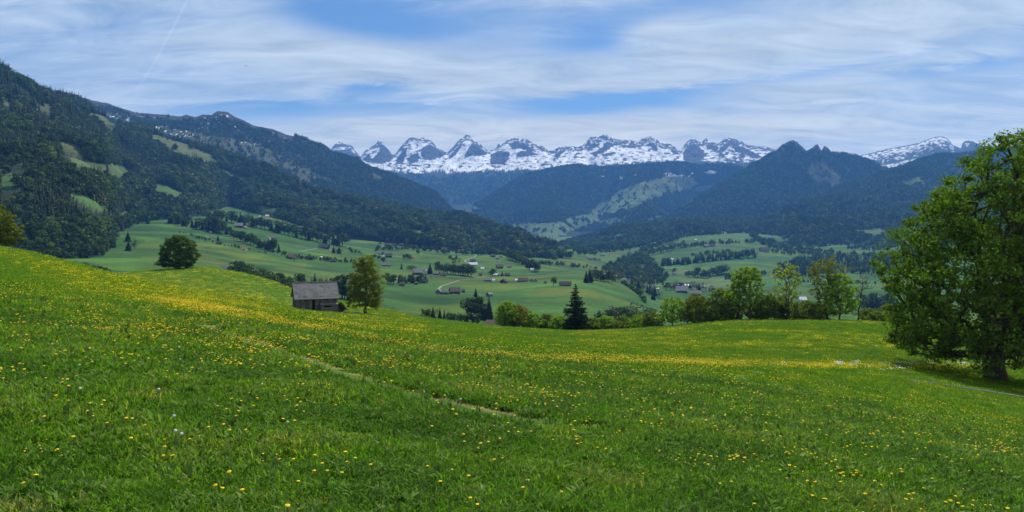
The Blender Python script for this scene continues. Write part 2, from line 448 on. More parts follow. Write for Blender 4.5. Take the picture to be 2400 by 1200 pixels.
mat_meadow = land_mat('meadow_turf', (0.6, 5.0, 26.0), 0.30, 0.7, 0.06)
gG = (MX, MYg, MZ + CZ, mpx, mrow, np.zeros_like(MX))
build_land('meadow', gG, np.clip(mc, 0, 1), mat_meadow, 'green hillside meadow dotted with yellow flowers, falling away to the valley', 'meadow')

# ------------------------------------------------------------------ the valley with its fields
VY = [250, 350, 450, 600, 800, 1100, 1500, 2000, 2700, 3500, 4500, 5600, 7200]
VT = {
 -600: [650, 620, 600, 575, 550, 525, 505, 490, 485, 480, 480, 480, 480],
 0:    [720, 680, 650, 618, 588, 556, 524, 502, 490, 484, 482, 481, 480],
 150:  [735, 690, 655, 622, 592, 560, 526, 504, 490, 484, 482, 481, 480],
 250:  [750, 700, 660, 626, 590, 548, 522, 502, 490, 484, 482, 481, 480],
 420:  [775, 715, 672, 634, 592, 553, 520, 492, 486, 484, 482, 481, 480],
 600:  [800, 738, 695, 660, 622, 582, 539, 502, 486, 484, 484, 483, 482],
 800:  [830, 768, 727, 690, 652, 613, 580, 552, 527, 512, 505, 500, 498],
 1000: [870, 800, 755, 708, 667, 629, 601, 581, 561, 546, 537, 532, 530],
 1200: [910, 835, 782, 722, 674, 641, 613, 596, 579, 567, 559, 553, 549],
 1348: [930, 850, 790, 720, 672, 634, 642, 606, 586, 570, 560, 553, 548],
 1450: [935, 860, 800, 735, 692, 660, 662, 626, 592, 571, 559, 551, 545],
 1550: [940, 872, 815, 758, 728, 710, 672, 632, 580, 557, 548, 544, 540],
 1700: [945, 885, 830, 780, 748, 716, 674, 624, 568, 547, 540, 536, 533],
 1850: [950, 890, 840, 790, 758, 718, 670, 626, 577, 553, 541, 534, 530],
 2000: [950, 892, 845, 795, 758, 714, 664, 622, 576, 556, 546, 540, 534],
 2150: [950, 895, 845, 795, 758, 712, 660, 618, 574, 556, 548, 544, 540],
 2400: [950, 895, 845, 795, 758, 712, 660, 618, 574, 556, 548, 544, 540],
 3100: [960, 900, 850, 800, 762, 716, 664, 620, 576, 558, 550, 545, 540]}
vc = np.array(sorted(VT))
curves = [[(c, VT[int(c)][i], VY[i]) for c in vc] for i in range(len(VY))]
def vdisp(X, Y, V, P):
    a = 4.0 * fbm(X / 120, Y / 120, 3, 81) + 13 * fbm(X / 400, Y / 400, 2, 83) * sstep(450, 1200, Y) + 14 * fbm(X / 900, Y / 900, 2, 87) * sstep(1500, 3000, Y)
    return a * sstep(250, 420, Y)
U = np.linspace(-500, 3000, 520)
GV = landform(curves, U, [10, 14, 18, 26, 34, 36, 34, 32, 28, 18, 12, 10], vdisp)
X, Y, Z, P, R, V = GV
a1 = fbm(X / 160, Y / 230, 3, 91); a2 = fbm(X / 45, Y / 60, 3, 93); a3 = fbm(X / 400, Y / 500, 2, 95)
# fields: plots of mown, grazed and flowering grass
plot = np.floor(fbm(X / 260, Y / 300, 2, 97) * 5 + 0.5) 
pr = (np.sin(plot * 12.9898) * 43758.5453) % 1.0
vg = np.array([0.036, 0.096, 0.015]); vb = np.array([0.062, 0.126, 0.017]); vd = np.array([0.021, 0.068, 0.015]); vy = np.array([0.125, 0.150, 0.018]); vbr = np.array([0.100, 0.110, 0.050])
c = np.zeros(X.shape + (3,)) + vg
c += (vb - vg) * (pr * 1.1)[..., None] + (vd - vg) * np.clip(0.3 + a1 * 1.4, 0, 1)[..., None]
YEL = [([(430, 600), (560, 585), (720, 612), (720, 632), (520, 610)], 0.5), ([(480, 655), (700, 640), (1000, 640), (860, 660), (620, 668)], 0.5), ([(420, 565), (520, 575), (640, 598), (600, 606), (470, 590)], 0.7), ([(880, 630), (1030, 640), (1000, 650), (880, 645)], 0.5)]
for poly, s_ in YEL:
    pm = inany(P, R, [poly]); c = np.where(pm[..., None], c + (vy - c) * (s_ * np.clip(0.6 + a2, 0, 1))[..., None], c)
BR = [[(1560, 668), (1600, 655), (1760, 650), (1750, 672), (1620, 684)], [(1120, 575), (1240, 585), (1180, 595), (1130, 590)], [(1540, 640), (1640, 630), (1700, 620), (1700, 632), (1600, 645)], [(1900, 590), (1960, 588), (1960, 600), (1900, 600)]]
c = np.where(inany(P, R, BR)[..., None], c * 0.5 + vbr * 0.5, c)
DK = [[(880, 675), (1010, 700), (1280, 690), (1500, 700), (1540, 730), (1300, 770), (1000, 745), (880, 715)], [(480, 575), (620, 590), (700, 610), (700, 620), (560, 612), (480, 595)], [(1250, 640), (1350, 634), (1440, 655), (1300, 660)]]
c = np.where(inany(P, R, DK)[..., None], c * np.array([0.72, 0.86, 0.82]), c)
c *= (1 + 0.40 * a2 + 0.60 * fbm(X / 260, Y / 100, 4, 99))[..., None]; yl_ = np.clip(fbm(X / 180, Y / 150, 3, 89) * 2.4 - 0.25, 0, 0.75)[..., None]; c = c + (vy * 0.85 - c) * yl_  # contour-like streaks put the shading of the folds into the field colour
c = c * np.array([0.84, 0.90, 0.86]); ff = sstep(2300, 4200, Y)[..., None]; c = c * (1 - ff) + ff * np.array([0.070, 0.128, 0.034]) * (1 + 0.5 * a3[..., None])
mat_valley = land_mat('valley_grass', (0.012, 0.09, 0.5), 0.18, 0.0, 0.3)
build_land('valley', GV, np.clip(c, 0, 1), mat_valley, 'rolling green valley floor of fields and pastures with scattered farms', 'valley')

# ------------------------------------------------------------------ wooded mountain on the left
Lc = [(-500, -60, 1500), (-200, 70, 1700), (0, 165, 1900), (21, 174, 1930), (43, 189, 1960), (64, 197, 2000), (85, 211, 2050), (112, 223, 2120), (139, 235, 2200), (171, 247, 2300), (229, 276, 2450), (300, 294, 2600), (352, 305, 2680), (420, 322, 2760), (500, 350, 2850), (580, 378, 2920), (653, 408, 2980), (693, 427, 3000), (725, 443, 3020), (800, 457, 3060), (867, 468, 3120), (973, 492, 3220), (1080, 516, 3340), (1200, 554, 3500), (1265, 581, 3600), (1330, 600, 3700)]
Lb = [(-500, 585, 560), (0, 606, 640), (60, 606, 660), (150, 606, 700), (240, 590, 800), (262, 545, 1050), (330, 517, 1350), (420, 512, 1500), (470, 502, 1700), (540, 484, 2200), (600, 499, 2100), (690, 524, 2000), (740, 541, 1950), (800, 553, 2020), (900, 568, 2150), (1000, 583, 2250), (1130, 595, 2500), (1230, 600, 2800), (1330, 612, 3100)]
def seat(curve, drop=0.0):
    """the foot of a mountain: slide each point in depth until it meets the valley where the photograph shows it"""
    Xv, Yv, Zv, Pv, Rv, Vv = GV; r = []
    for x, row, y in curve:
        j = int(np.clip(np.searchsorted(Pv[0], x), 0, Pv.shape[1] - 1)); col = Rv[:, j]
        k_ = np.where((col[:-1] > row) & (col[1:] <= row))[0]
        if len(k_):
            k0 = k_[0]; t = (col[k0] - row) / max(col[k0] - col[k0 + 1], 1e-6); y = Yv[k0, j] * (1 - t) + Yv[k0 + 1, j] * t
        r.append((x, row, y))
    return r
def sunk(curve, dep=0.96, drop=14.0):
    Xv, Yv, Zv, Pv, Rv, Vv = GV; r = []
    for x, row, y in curve:
        y2 = y * dep; j = int(np.clip(np.searchsorted(Pv[0], x), 0, Pv.shape[1] - 1)); z = np.interp(y2, Yv[:, j], Zv[:, j]) - CZ - drop
        r.append((x, HOR - z / y2 * F, y2))
    return r
def bet(base, crest, t, lift=0.0, yp=None):
    """a curve between two curves: t along depth, lift in rows of the photograph (plus = higher)"""
    b = np.array(base, float); c_ = np.array(crest, float); xs = np.unique(np.concatenate([b[:, 0], c_[:, 0]]))
    rb = np.interp(xs, b[:, 0], b[:, 1]); rc = np.interp(xs, c_[:, 0], c_[:, 1]); yb = np.interp(xs, b[:, 0], b[:, 2]); yc = np.interp(xs, c_[:, 0], c_[:, 2])
    Y_ = yb * (1 - t) + yc * t; zb = -(rb - HOR) * yb; zc = -(rc - HOR) * yc
    tt = t if yp is None else yp
    z = zb * (1 - tt) + zc * tt
    return [(x, HOR - z_ / y_ - lift, y_) for x, z_, y_ in zip(xs, z, Y_)]
def back(crest, dY, drop):
    return [(x, HOR - ((HOR - r) * y - drop * F) / (y * dY), y * dY) for x, r, y in crest]
Lb = seat(Lb); Lc = [(x, r + np.interp(x, [-400, 0, 300, 700, 1300], [24, 23, 14, 6, 3]), y) for x, r, y in Lc]; Lsunk = sunk(Lb)
def ldisp(X, Y, V, P):
    wv = np.clip(np.minimum((V - 0.6) / 0.8, (3 - V) / 0.5), 0, 1)
    return wv * (64 * ridged((X + 0.35 * Y) / 560, (Y - 0.2 * X) / 800, 3, 101) - 20 + 16 * fbm(X / 160, Y / 160, 3, 103))
U = np.linspace(-480, 1320, 330)
GL = landform([Lsunk, Lb, bet(Lb, Lc, 0.5, 4), Lc, back(Lc, 1.25, 220)], U, [4, 70, 80, 14], ldisp, lin=(3,))
X, Y, Z, P, R, V = GL
CLEAR_L = [[(0, 228), (28, 238), (26, 250), (0, 242)], [(85, 240), (130, 250), (122, 263), (108, 268), (95, 256)], [(185, 252), (230, 266), (305, 286), (300, 293), (250, 292), (215, 274)],
  [(232, 290), (268, 300), (266, 308), (240, 304)], [(352, 314), (420, 328), (505, 366), (530, 385), (470, 378), (400, 354), (355, 326)],
  [(140, 328), (190, 338), (198, 362), (160, 364), (140, 346)], [(163, 364), (210, 374), (280, 386), (312, 405), (290, 420), (250, 412), (215, 392), (168, 388)], [(32, 366), (60, 370), (58, 388), (35, 382)],
  [(0, 402), (33, 408), (34, 428), (20, 444), (0, 440)], [(358, 428), (400, 438), (445, 460), (405, 466), (365, 446)], [(160, 448), (200, 458), (240, 476), (272, 492), (262, 505), (225, 494), (180, 468)],
  [(505, 392), (590, 416), (575, 424), (520, 408)], [(326, 455), (345, 452), (345, 460), (328, 462)], [(270, 500), (300, 492), (320, 512), (290, 515)], [(600, 478), (660, 488), (650, 496), (610, 492)], [(960, 535), (1010, 546), (1000, 552), (960, 545)]]
nz = fbm(X / 70, Y / 70, 4, 111)
clL = inany(P + nz * 18, R + nz * 9, CLEAR_L)
fl = np.array([0.018, 0.030, 0.014]); gr = np.array([0.078, 0.094, 0.036]); grn = np.array([0.052, 0.110, 0.024])
c = np.zeros(X.shape + (3,)) + fl
c = np.where(clL[..., None], gr * (1 + 0.5 * nz[..., None]) + (grn - gr) * sstep(330, 460, R)[..., None], c)
mat_hill = land_mat('mountain_ground', (0.01, 0.06), 0.25, 0.0, 1.0)
build_land('wooded_mountain', GL, np.clip(c, 0, 1), mat_hill, 'dark forested mountainside with small clearings above the fields', 'mountain')

# ------------------------------------------------------------------ rocky ridge behind it
Bc = [(-400, 160, 3900), (60, 215, 4000), (149, 235, 4100), (173, 233, 4150), (213, 240, 4200), (253, 245, 4250), (285, 256, 4300), (320, 268, 4350), (347, 269, 4380), (384, 272, 4420), (424, 278, 4460), (437, 274, 4480), (459, 278, 4500), (475, 272, 4520), (496, 274, 4540), (509, 264, 4560), (533, 266, 4580), (549, 277, 4600), (573, 288, 4640), (595, 298, 4680), (640, 306, 4750), (665, 318, 4800), (700, 327, 4860), (713, 328, 4880), (729, 337, 4900), (752, 341, 4930), (765, 348, 4950), (776, 359, 4960), (812, 370, 5000), (839, 376, 5040), (857, 390, 5070), (891, 404, 5110), (925, 413, 5150), (959, 427, 5190), (988, 441, 5230), (1022, 455, 5270), (1037, 472, 5290), (1051, 488, 5310), (1075, 506, 5350), (1120, 535, 5420), (1180, 552, 5500)]
Bb = [(-400, 330, 3000), (149, 350, 3050), (350, 400, 3150), (500, 450, 3250), (720, 530, 3400), (900, 560, 3600), (1075, 570, 4000), (1180, 575, 4300)]
def bdisp(X, Y, V, P):
    wv = np.clip(np.minimum(V / 0.5, (2.02 - V) / 0.5), 0.0, 1)
    return wv * (55 * ridged((X + 0.5 * Y) / 600, (Y) / 1200, 3, 121) - 15 + 16 * fbm(X / 140, Y / 140, 3, 123)) + (7 * ridged(X / 60, Y / 200, 2, 125)) * np.exp(-((V - 2) / 0.1) ** 2) * sstep(660, 560, P) * sstep(160, 260, P)
U = np.linspace(-380, 1175, 420)
GB = landform([Bb, bet(Bb, Bc, 0.55, 6), Bc, back(Bc, 1.2, 320)], U, [50, 90, 14], bdisp, lin=(2,))
X, Y, Z, P, R, V = GB
Rc = np.interp(P, [p[0] for p in Bc], [p[1] for p in Bc]); dB = R - Rc
nz = fbm(X / 110, Y / 110, 4, 131); nf = fbm(X / 28, Y / 45, 3, 133)
OPEN_B = [[(200, 248), (330, 288), (470, 312), (600, 335), (700, 385), (790, 425), (700, 410), (600, 372), (480, 340), (330, 300), (220, 268)], [(860, 395), (905, 418), (880, 420)], [(560, 340), (640, 350), (600, 372), (540, 352)], [(690, 395), (730, 420), (760, 445), (700, 420)]]
openB = inany(P + nz * 14, R + nz * 7, OPEN_B) & (nf < 0.42)
rockB = (dB < 9 + 10 * nz) & (P < 700) & (P > 140)
c = np.zeros(X.shape + (3,)) + fl
c = np.where(openB[..., None], np.array([0.058, 0.068, 0.034]) * (1 + 0.9 * nf[..., None]), c)
c = np.where(rockB[..., None], np.array([0.026, 0.027, 0.029]) * (1 + 1.2 * nf[..., None]), c)
sB = (fbm(P / 6.0, R / 3.8, 3, 141) > 0.29) & (dB > 4) & (dB < np.interp(P, [180, 330, 400, 560, 640, 690], [22, 34, 46, 52, 30, 14])) & (P > 170) & (P < 690) & (fbm(P / 40., R / 30., 2, 143) > -0.12)
c = np.where(sB[..., None], np.array([0.72, 0.74, 0.76]), c)
build_land('rocky_ridge', GB, np.clip(c, 0, 1), mat_hill, 'long rocky ridge flecked with snow behind the wooded slope', 'mountain')

# ------------------------------------------------------------------ range of snow peaks
Sc = [(560, 365), (640, 360), (700, 356), (760, 358), (776, 353), (785, 345), (797, 340), (810, 344), (813, 347), (817, 344), (826, 347), (835, 359), (845, 369), (855, 356), (864, 352), (880, 345), (887, 337), (896, 337), (900, 345), (911, 354), (922, 366), (927, 363), (938, 350), (954, 334), (961, 329), (974, 328), (984, 330), (990, 327), (1010, 332), (1018, 342), (1026, 350), (1037, 355), (1049, 361), (1060, 352), (1078, 336), (1091, 326), (1103, 328), (1112, 338), (1125, 340), (1130, 346), (1145, 356), (1163, 350), (1168, 340), (1174, 343), (1182, 338), (1193, 331), (1211, 329), (1222, 334), (1240, 340), (1256, 348), (1281, 354), (1285, 359), (1297, 358), (1310, 351), (1326, 350), (1344, 350), (1362, 352), (1371, 346), (1384, 334), (1402, 333), (1411, 328), (1425, 329), (1438, 334), (1452, 337), (1483, 339), (1495, 344), (1508, 336), (1519, 333), (1531, 334), (1542, 341), (1555, 345), (1576, 348), (1589, 360), (1596, 358), (1612, 338), (1621, 336), (1630, 336), (1639, 341), (1646, 343), (1654, 335), (1663, 340), (1684, 345), (1695, 336), (1708, 331), (1717, 331), (1727, 333), (1753, 344), (1783, 347), (1812, 353), (1850, 362), (1920, 372), (2000, 380)]
Sc = [(a, b, 11000) for a, b in Sc]
Sm = [(560, 408, 9700), (860, 396, 9700), (950, 404, 9600), (1100, 398, 9600), (1250, 396, 9500), (1400, 388, 9400), (1600, 386, 9400), (1740, 392, 9400), (2000, 420, 9400)]
Sb = [(560, 520, 7400), (1000, 510, 7400), (1300, 500, 7600), (2000, 500, 7600)]
_scx = np.array([p[0] for p in Sc]); _scr = np.array([p[1] for p in Sc])
def sdisp(X, Y, V, P):
    wv = np.clip(np.minimum((V - 0.1) / 0.5, (2.0 - V) / 0.35), 0, 1)
    pk = 356 - np.interp(P, _scx, _scr)                              # spurs run down from the summits
    sp = pk * 3.0 * np.clip(V - 1.0, 0, 1) * np.clip((2.0 - V) / 0.4, 0, 1)
    rg = 120 * ridged((X + 0.25 * Y) / 620, (Y - 0.3 * X) / 1500, 4, 151) - 35
    fine = 46 * ridged((X - 0.3 * Y) / 150, Y / 330, 3, 153) - 12
    return wv * (rg * 0.7 + fine) + sp + 9 * ridged(X / 55, Y / 200, 2, 157) * np.exp(-((V - 2) / 0.05) ** 2)
U = np.linspace(600, 1960, 640)
GS = landform([Sb, Sm, Sc, back(Sc, 1.12, 700)], U, [50, 130, 12], sdisp, lin=(2,))
X, Y, Z, P, R, V = GS
dS = R - np.interp(P, _scx, _scr)
st1 = fbm(P / 15 + R / 22, (R - 0.30 * (P - 1200) * 0.2) / 4.2, 4, 161); st2 = fbm(P / 6.0, R / 3.2, 3, 163); st3 = fbm(P / 42, R / 24, 3, 165)
ROCK = [[(776, 356), (800, 350), (816, 350), (838, 362), (845, 372), (820, 368), (790, 362)], [(884, 340), (898, 338), (912, 356), (924, 368), (918, 376), (895, 384), (860, 380), (848, 374), (866, 358), (868, 366), (872, 372), (892, 352)],
  [(990, 345), (1006, 338), (1018, 344), (1028, 352), (1046, 362), (1032, 368), (1010, 376), (992, 374), (985, 360)], [(930, 372), (944, 352), (955, 345), (950, 368), (944, 384), (928, 384)], [(952, 372), (970, 360), (984, 366), (980, 378), (960, 384)],
  [(1052, 366), (1070, 346), (1086, 332), (1080, 346), (1068, 362), (1054, 374)], [(1096, 350), (1106, 336), (1122, 343), (1130, 350), (1146, 360), (1126, 366), (1102, 366), (1088, 370)],
  [(1150, 362), (1168, 354), (1194, 356), (1192, 374), (1180, 386), (1148, 384)], [(1190, 336), (1210, 331), (1228, 338), (1250, 348), (1256, 356), (1230, 352), (1218, 348), (1200, 350)], [(1208, 358), (1240, 352), (1262, 362), (1240, 366), (1212, 370)],
  [(1300, 360), (1312, 352), (1324, 354), (1312, 364), (1308, 374), (1298, 368)], [(1372, 350), (1384, 336), (1404, 336), (1404, 344), (1390, 346), (1380, 356)], [(1420, 331), (1436, 336), (1452, 340), (1436, 342), (1424, 352), (1414, 358), (1394, 364), (1384, 360), (1410, 346)], [(1410, 362), (1440, 356), (1444, 360), (1414, 368)],
  [(1455, 340), (1484, 341), (1492, 346), (1474, 346), (1456, 344)], [(1508, 340), (1520, 336), (1534, 338), (1542, 346), (1540, 356), (1530, 352), (1526, 344)], [(1575, 349), (1592, 362), (1582, 362), (1572, 354)],
  [(1600, 360), (1612, 340), (1630, 338), (1642, 346), (1656, 362), (1646, 374), (1640, 384), (1616, 384), (1602, 374)], [(1652, 338), (1662, 342), (1686, 348), (1680, 352), (1656, 350)], [(1686, 350), (1700, 337), (1716, 334), (1700, 352), (1690, 364), (1684, 372)], [(1712, 338), (1722, 336), (1750, 348), (1790, 368), (1772, 372), (1740, 360), (1724, 356)]]
rk = inany(P + st2 * 4, R + st1 * 3, ROCK)
low = sstep(0, 1, (R + 9 * st3 + 5 * st1 - np.interp(P, [600, 860, 950, 1050, 1200, 1300, 1420, 1550, 1700, 1850], [395, 392, 405, 404, 398, 396, 386, 378, 380, 386])) / 26.0 + 0.5)
cragx = np.interp(P, [600, 900, 930, 1040, 1150, 1290, 1600, 1690, 1820], [0.12, 0.14, 0.02, 0.24, 0.20, 0.16, 0.20, 0.00, 0.02])
crag = st1 > cragx + 0.55 * np.clip(0.35 - low, 0, 1) * 0 + 0.10 * st3
crag |= st2 > 0.40 - 0.30 * low
crag |= (dS < 3.0) & (st2 > -0.12)
snow = ~(rk | crag); snow &= (st2 * 0.5 + st3 * 0.4 + 0.42 > low * 0.95)
wood = low > 0.62
rc_ = np.array([0.066, 0.062, 0.068]); c = np.zeros(X.shape + (3,)) + rc_ * (1 + 0.6 * st1[..., None] + 0.4 * st2[..., None])
c = np.where((low > 0.35)[..., None], np.array([0.070, 0.070, 0.050]) + 0 * c, c)
c = np.where(wood[..., None], np.array([0.030, 0.042, 0.024]) + 0 * c, c)
c = np.where(snow[..., None], np.array([0.92, 0.92, 0.92]) + 0 * c, c)
mat_peak = land_mat('mountain_rock', (0.006, 0.03), 0.12, 0.0, 6.0)
build_land('snow_peaks', GS, np.clip(c, 0, 1), mat_peak, 'range of jagged limestone summits streaked with snow on the horizon', 'mountain')

# ------------------------------------------------------------------ wooded shoulder in front of the snow range
Cc = [(1000, 545, 6400), (1060, 515, 6500), (1090, 492, 6600), (1120, 474, 6800), (1150, 457, 7000), (1190, 432, 7300), (1234, 408, 7600), (1279, 398, 7700), (1312, 391, 7750), (1335, 386, 7800), (1357, 384, 7800), (1375, 389, 7800), (1402, 391, 7800), (1447, 390, 7800), (1492, 387, 7800), (1537, 382, 7800), (1564, 379, 7800), (1582, 378, 7800), (1600, 381, 7800), (1627, 383, 7800), (1672, 383, 7750), (1706, 382, 7700), (1740, 388, 7600), (1800, 405, 7500), (1900, 440, 7400), (2000, 470, 7300)]
Cb = [(1000, 556, 5600), (1090, 545, 5500), (1200, 552, 5200), (1300, 556, 5000), (1400, 550, 4800), (1500, 542, 4700), (1650, 535, 4700), (2000, 535, 4800)]
Cb = seat(Cb); Cc = [(x, r + 4, y) for x, r, y in Cc]
def cdisp(X, Y, V, P):
    wv = np.clip(np.minimum(V / 0.4, (2.02 - V) / 0.5), 0.0, 1)
    return wv * (85 * ridged((X - 0.75 * Y) / 900, (Y + 0.6 * X) / 1900, 3, 171) - 30 + 20 * fbm(X / 200, Y / 200, 3, 173))
U = np.linspace(1010, 1990, 330)
GC = landform([sunk(Cb), Cb, bet(Cb, Cc, 0.45, 0, 0.36), Cc, back(Cc, 1.1, 300)], U, [3, 60, 80, 10], lambda X, Y, V, P: cdisp(X, Y, V - 1, P), lin=(3,))
X, Y, Z, P, R, V = GC
nz = fbm(X / 150, Y / 150, 4, 181); nf = fbm(X / 60, Y / 60, 3, 183)
OPEN_C = [[(1380, 498), (1436, 455), (1470, 436), (1515, 425), (1560, 412), (1622, 413), (1640, 432), (1600, 448), (1555, 456), (1520, 470), (1480, 488), (1440, 502), (1400, 508)], [(1160, 532), (1230, 522), (1300, 520), (1345, 506), (1380, 500), (1420, 512), (1370, 532), (1320, 548), (1270, 575), (1200, 560)],
  [(1500, 514), (1560, 500), (1605, 482), (1610, 498), (1560, 514), (1520, 520)], [(1640, 436), (1690, 434), (1640, 452), (1620, 446)], [(1060, 488), (1110, 480), (1130, 492), (1090, 500)], [(1400, 520), (1480, 500), (1490, 506), (1430, 530)]]
opC = inany(P + nz * 12, R + nz * 7, OPEN_C) & (nf < 0.30)
c = np.zeros(X.shape + (3,)) + fl
c = np.where(opC[..., None], np.array([0.078, 0.128, 0.042]) * (1 + 0.6 * nf[..., None]) + (np.array([0.035, 0.005, 0.005]) * sstep(470, 425, R)[..., None]), c)
snC = inany(P, R, [[(1556, 404), (1600, 409), (1604, 413), (1560, 414)], [(1612, 412), (1622, 403), (1626, 406), (1615, 415)], [(1652, 404), (1662, 399), (1682, 401), (1682, 406), (1662, 408)], [(1453, 414), (1462, 414), (1462, 421), (1454, 421)], [(1408, 411), (1418, 412), (1414, 416)], [(1472, 392), (1479, 392), (1477, 398), (1473, 397)]])
spk = (fbm(P / 3.2, R / 2.6, 2, 187) > 0.52) & (R < 418) & (fbm(P / 60, R / 40, 2, 189) > 0.0)
c = np.where((snC | spk)[..., None], np.array([0.78, 0.79, 0.80]) + 0 * c, c)
build_land('wooded_shoulder', GC, np.clip(c, 0, 1), mat_hill, 'broad wooded shoulder with pale pastures below the snowy range', 'mountain')

# ------------------------------------------------------------------ pointed mountain right of it
Qc = [(1480, 530, 5600), (1540, 520, 5700), (1600, 486, 5800), (1650, 455, 5900), (1700, 424, 6000), (1740, 398, 6050), (1780, 377, 6100), (1815, 357, 6150), (1828, 344, 6150), (1841, 336, 6150), (1852, 331, 6150), (1860, 330, 6150), (1871, 338, 6150), (1884, 349, 6150), (1889, 356, 6150), (1903, 349, 6150), (1912, 341, 6150), (1917, 340, 6150), (1921, 349, 6150), (1925, 356, 6150), (1932, 343, 6150), (1940, 347, 6150), (1948, 358, 6150), (1983, 361, 6150), (2007, 367, 6150), (2033, 375, 6100), (2073, 393, 6000), (2130, 420, 5900), (2250, 450, 5800), (2450, 470, 5700)]
Qb = [(1480, 545, 4600), (1600, 540, 4600), (1750, 535, 4500), (1900, 530, 4700), (2450, 530, 4700)]
def qdisp(X, Y, V, P):
    wv = np.clip(np.minimum(V / 0.4, (1.98 - V) / 0.5), 0.0, 1)
    return wv * (95 * ridged((X + 0.2 * Y) / 700, (Y) / 1700, 3, 191) - 35 + 18 * fbm(X / 130, Y / 130, 3, 193))
U = np.linspace(1490, 2440, 330)
GQ = landform([Qb, bet(Qb, Qc, 0.5, 0, 0.42), Qc, back(Qc, 1.1, 350)], U, [45, 80, 10], qdisp, lin=(2,))
X, Y, Z, P, R, V = GQ
nz = fbm(X / 120, Y / 120, 4, 195); nf = fbm(X / 40, Y / 40, 3, 197)
opQ = inany(P + nz * 16, R + nz * 9, [[(1880, 392), (1925, 378), (1960, 400), (1985, 440), (1940, 445), (1905, 420)], [(1850, 395), (1880, 400), (1900, 425), (1870, 415)], [(1830, 500), (1860, 480), (1840, 495)]]) & (nf < 0.2)
dQ = R - np.interp(P, [p[0] for p in Qc], [p[1] for p in Qc])
rkQ = (dQ < 7 + 8 * nz) & (P > 1815) & (P < 1950)
c = np.zeros(X.shape + (3,)) + fl
c = np.where(opQ[..., None], np.array([0.056, 0.066, 0.034]) * (1 + 0.9 * nf[..., None]), c)
c = np.where(rkQ[..., None], np.array([0.024, 0.026, 0.028]) * (1 + 0.8 * nf[..., None]), c)
spk = (fbm(P / 3.0, R / 2.4, 2, 199) > 0.42) & inany(P, R, [[(1862, 350), (1886, 350), (1888, 358), (1865, 358)]])
c = np.where(spk[..., None], np.array([0.7, 0.72, 0.74]) + 0 * c, c)
build_land('pointed_mountain', GQ, np.clip(c, 0, 1), mat_hill, 'dark pointed mountain with a pair of small rock horns', 'mountain')

# ------------------------------------------------------------------ far snow-dusted mountain at right
Wc = [(1900, 400, 9300), (1990, 370, 9300), (2012, 366, 9300), (2044, 360, 9300), (2084, 349, 9300), (2116, 344, 9300), (2153, 337, 9300), (2180, 325, 9300), (2195, 321, 9300), (2207, 320, 9300), (2220, 325, 9300), (2233, 341, 9300), (2252, 350, 9300), (2257, 334, 9300), (2268, 331, 9300), (2279, 332, 9300), (2310, 345, 9300), (2400, 350, 9300), (2600, 360, 9300), (2800, 380, 9300)]
Wb = [(1900, 470, 7400), (2800, 470, 7400)]
U = np.linspace(1910, 2780, 240)
GW = landform([Wb, bet(Wb, Wc, 0.55, 0, 0.5), Wc, back(Wc, 1.1, 400)], U, [20, 70, 8], lambda X, Y, V, P: np.clip(np.minimum(V / .4, (1.98 - V) / .5), 0, 1) * (90 * ridged((X - .4 * Y) / 700, Y / 1500, 3, 201) - 30), lin=(2,))
X, Y, Z, P, R, V = GW
dW = R - np.interp(P, [p[0] for p in Wc], [p[1] for p in Wc]); s1 = fbm(P / 12 - R / 10, R / 5, 3, 203); s2 = fbm(P / 4.5, R / 3, 2, 205)
snW = (s1 * 0.6 + s2 * 0.6 > np.interp(dW, [0, 10, 24, 45], [-0.12, -0.02, 0.22, 0.6])) & (P < 2235) & (dW > 1)
snW |= (s2 > -0.1) & inany(P, R, [[(2062, 388), (2105, 382), (2120, 376), (2145, 372), (2140, 382), (2100, 392), (2065, 394)], [(2095, 370), (2112, 365), (2110, 374), (2098, 375)], [(2110, 350), (2160, 340), (2140, 352), (2120, 360)], [(2185, 328), (2205, 322), (2222, 330), (2200, 328)], [(2262, 336), (2272, 334), (2268, 346)]])
c = np.where(snW[..., None], np.array([0.78, 0.79, 0.81]), np.array([0.060, 0.062, 0.055])) + 0 * X[..., None]
build_land('snow_dusted_mountain', GW, np.clip(c, 0, 1), mat_peak, 'hazy blue mountain dusted with snow beyond the big tree', 'mountain')

# ------------------------------------------------------------------ wooded slope on the right
Rcv = [(1200, 600, 3500), (1250, 588, 3450), (1290, 574, 3400), (1330, 561, 3350), (1400, 542, 3300), (1440, 528, 3250), (1480, 522, 3250), (1550, 523, 3300), (1650, 516, 3350), (1750, 508, 3450), (1828, 496, 3600), (1842, 485, 3650), (1887, 464, 3800), (1940, 443, 3950), (1988, 427, 4100), (2041, 416, 4200), (2073, 402, 4280), (2127, 383, 4380), (2167, 371, 4450), (2193, 363, 4480), (2247, 362, 4500), (2320, 350, 4500), (2400, 345, 4500), (2700, 325, 4400), (3000, 310, 4300)]
Rb = [(1200, 606, 2900), (1300, 592, 2750), (1400, 582, 2700), (1500, 575, 2650), (1600, 556, 2900), (1700, 551, 3000), (1760, 553, 3000), (1790, 573, 2700), (1850, 580, 2600), (2000, 572, 2700), (2130, 570, 2700), (3000, 570, 2700)]
Rb = seat(Rb); Rcv = [(x, r + 6, y * 1.24) for x, r, y in Rcv]
def rdisp(X, Y, V, P):
    wv = np.clip(np.minimum((V - 1) / 0.4, (3.02 - V) / 0.5), 0.0, 1)
    return wv * (75 * ridged((X - 0.3 * Y) / 600, (Y + 0.3 * X) / 1000, 3, 211) - 24 + 14 * fbm(X / 150, Y / 150, 3, 213)) * sstep(1300, 1700, P) + wv * 6 * fbm(X / 80, Y / 80, 2, 217)
U = np.linspace(1210, 2990, 360)
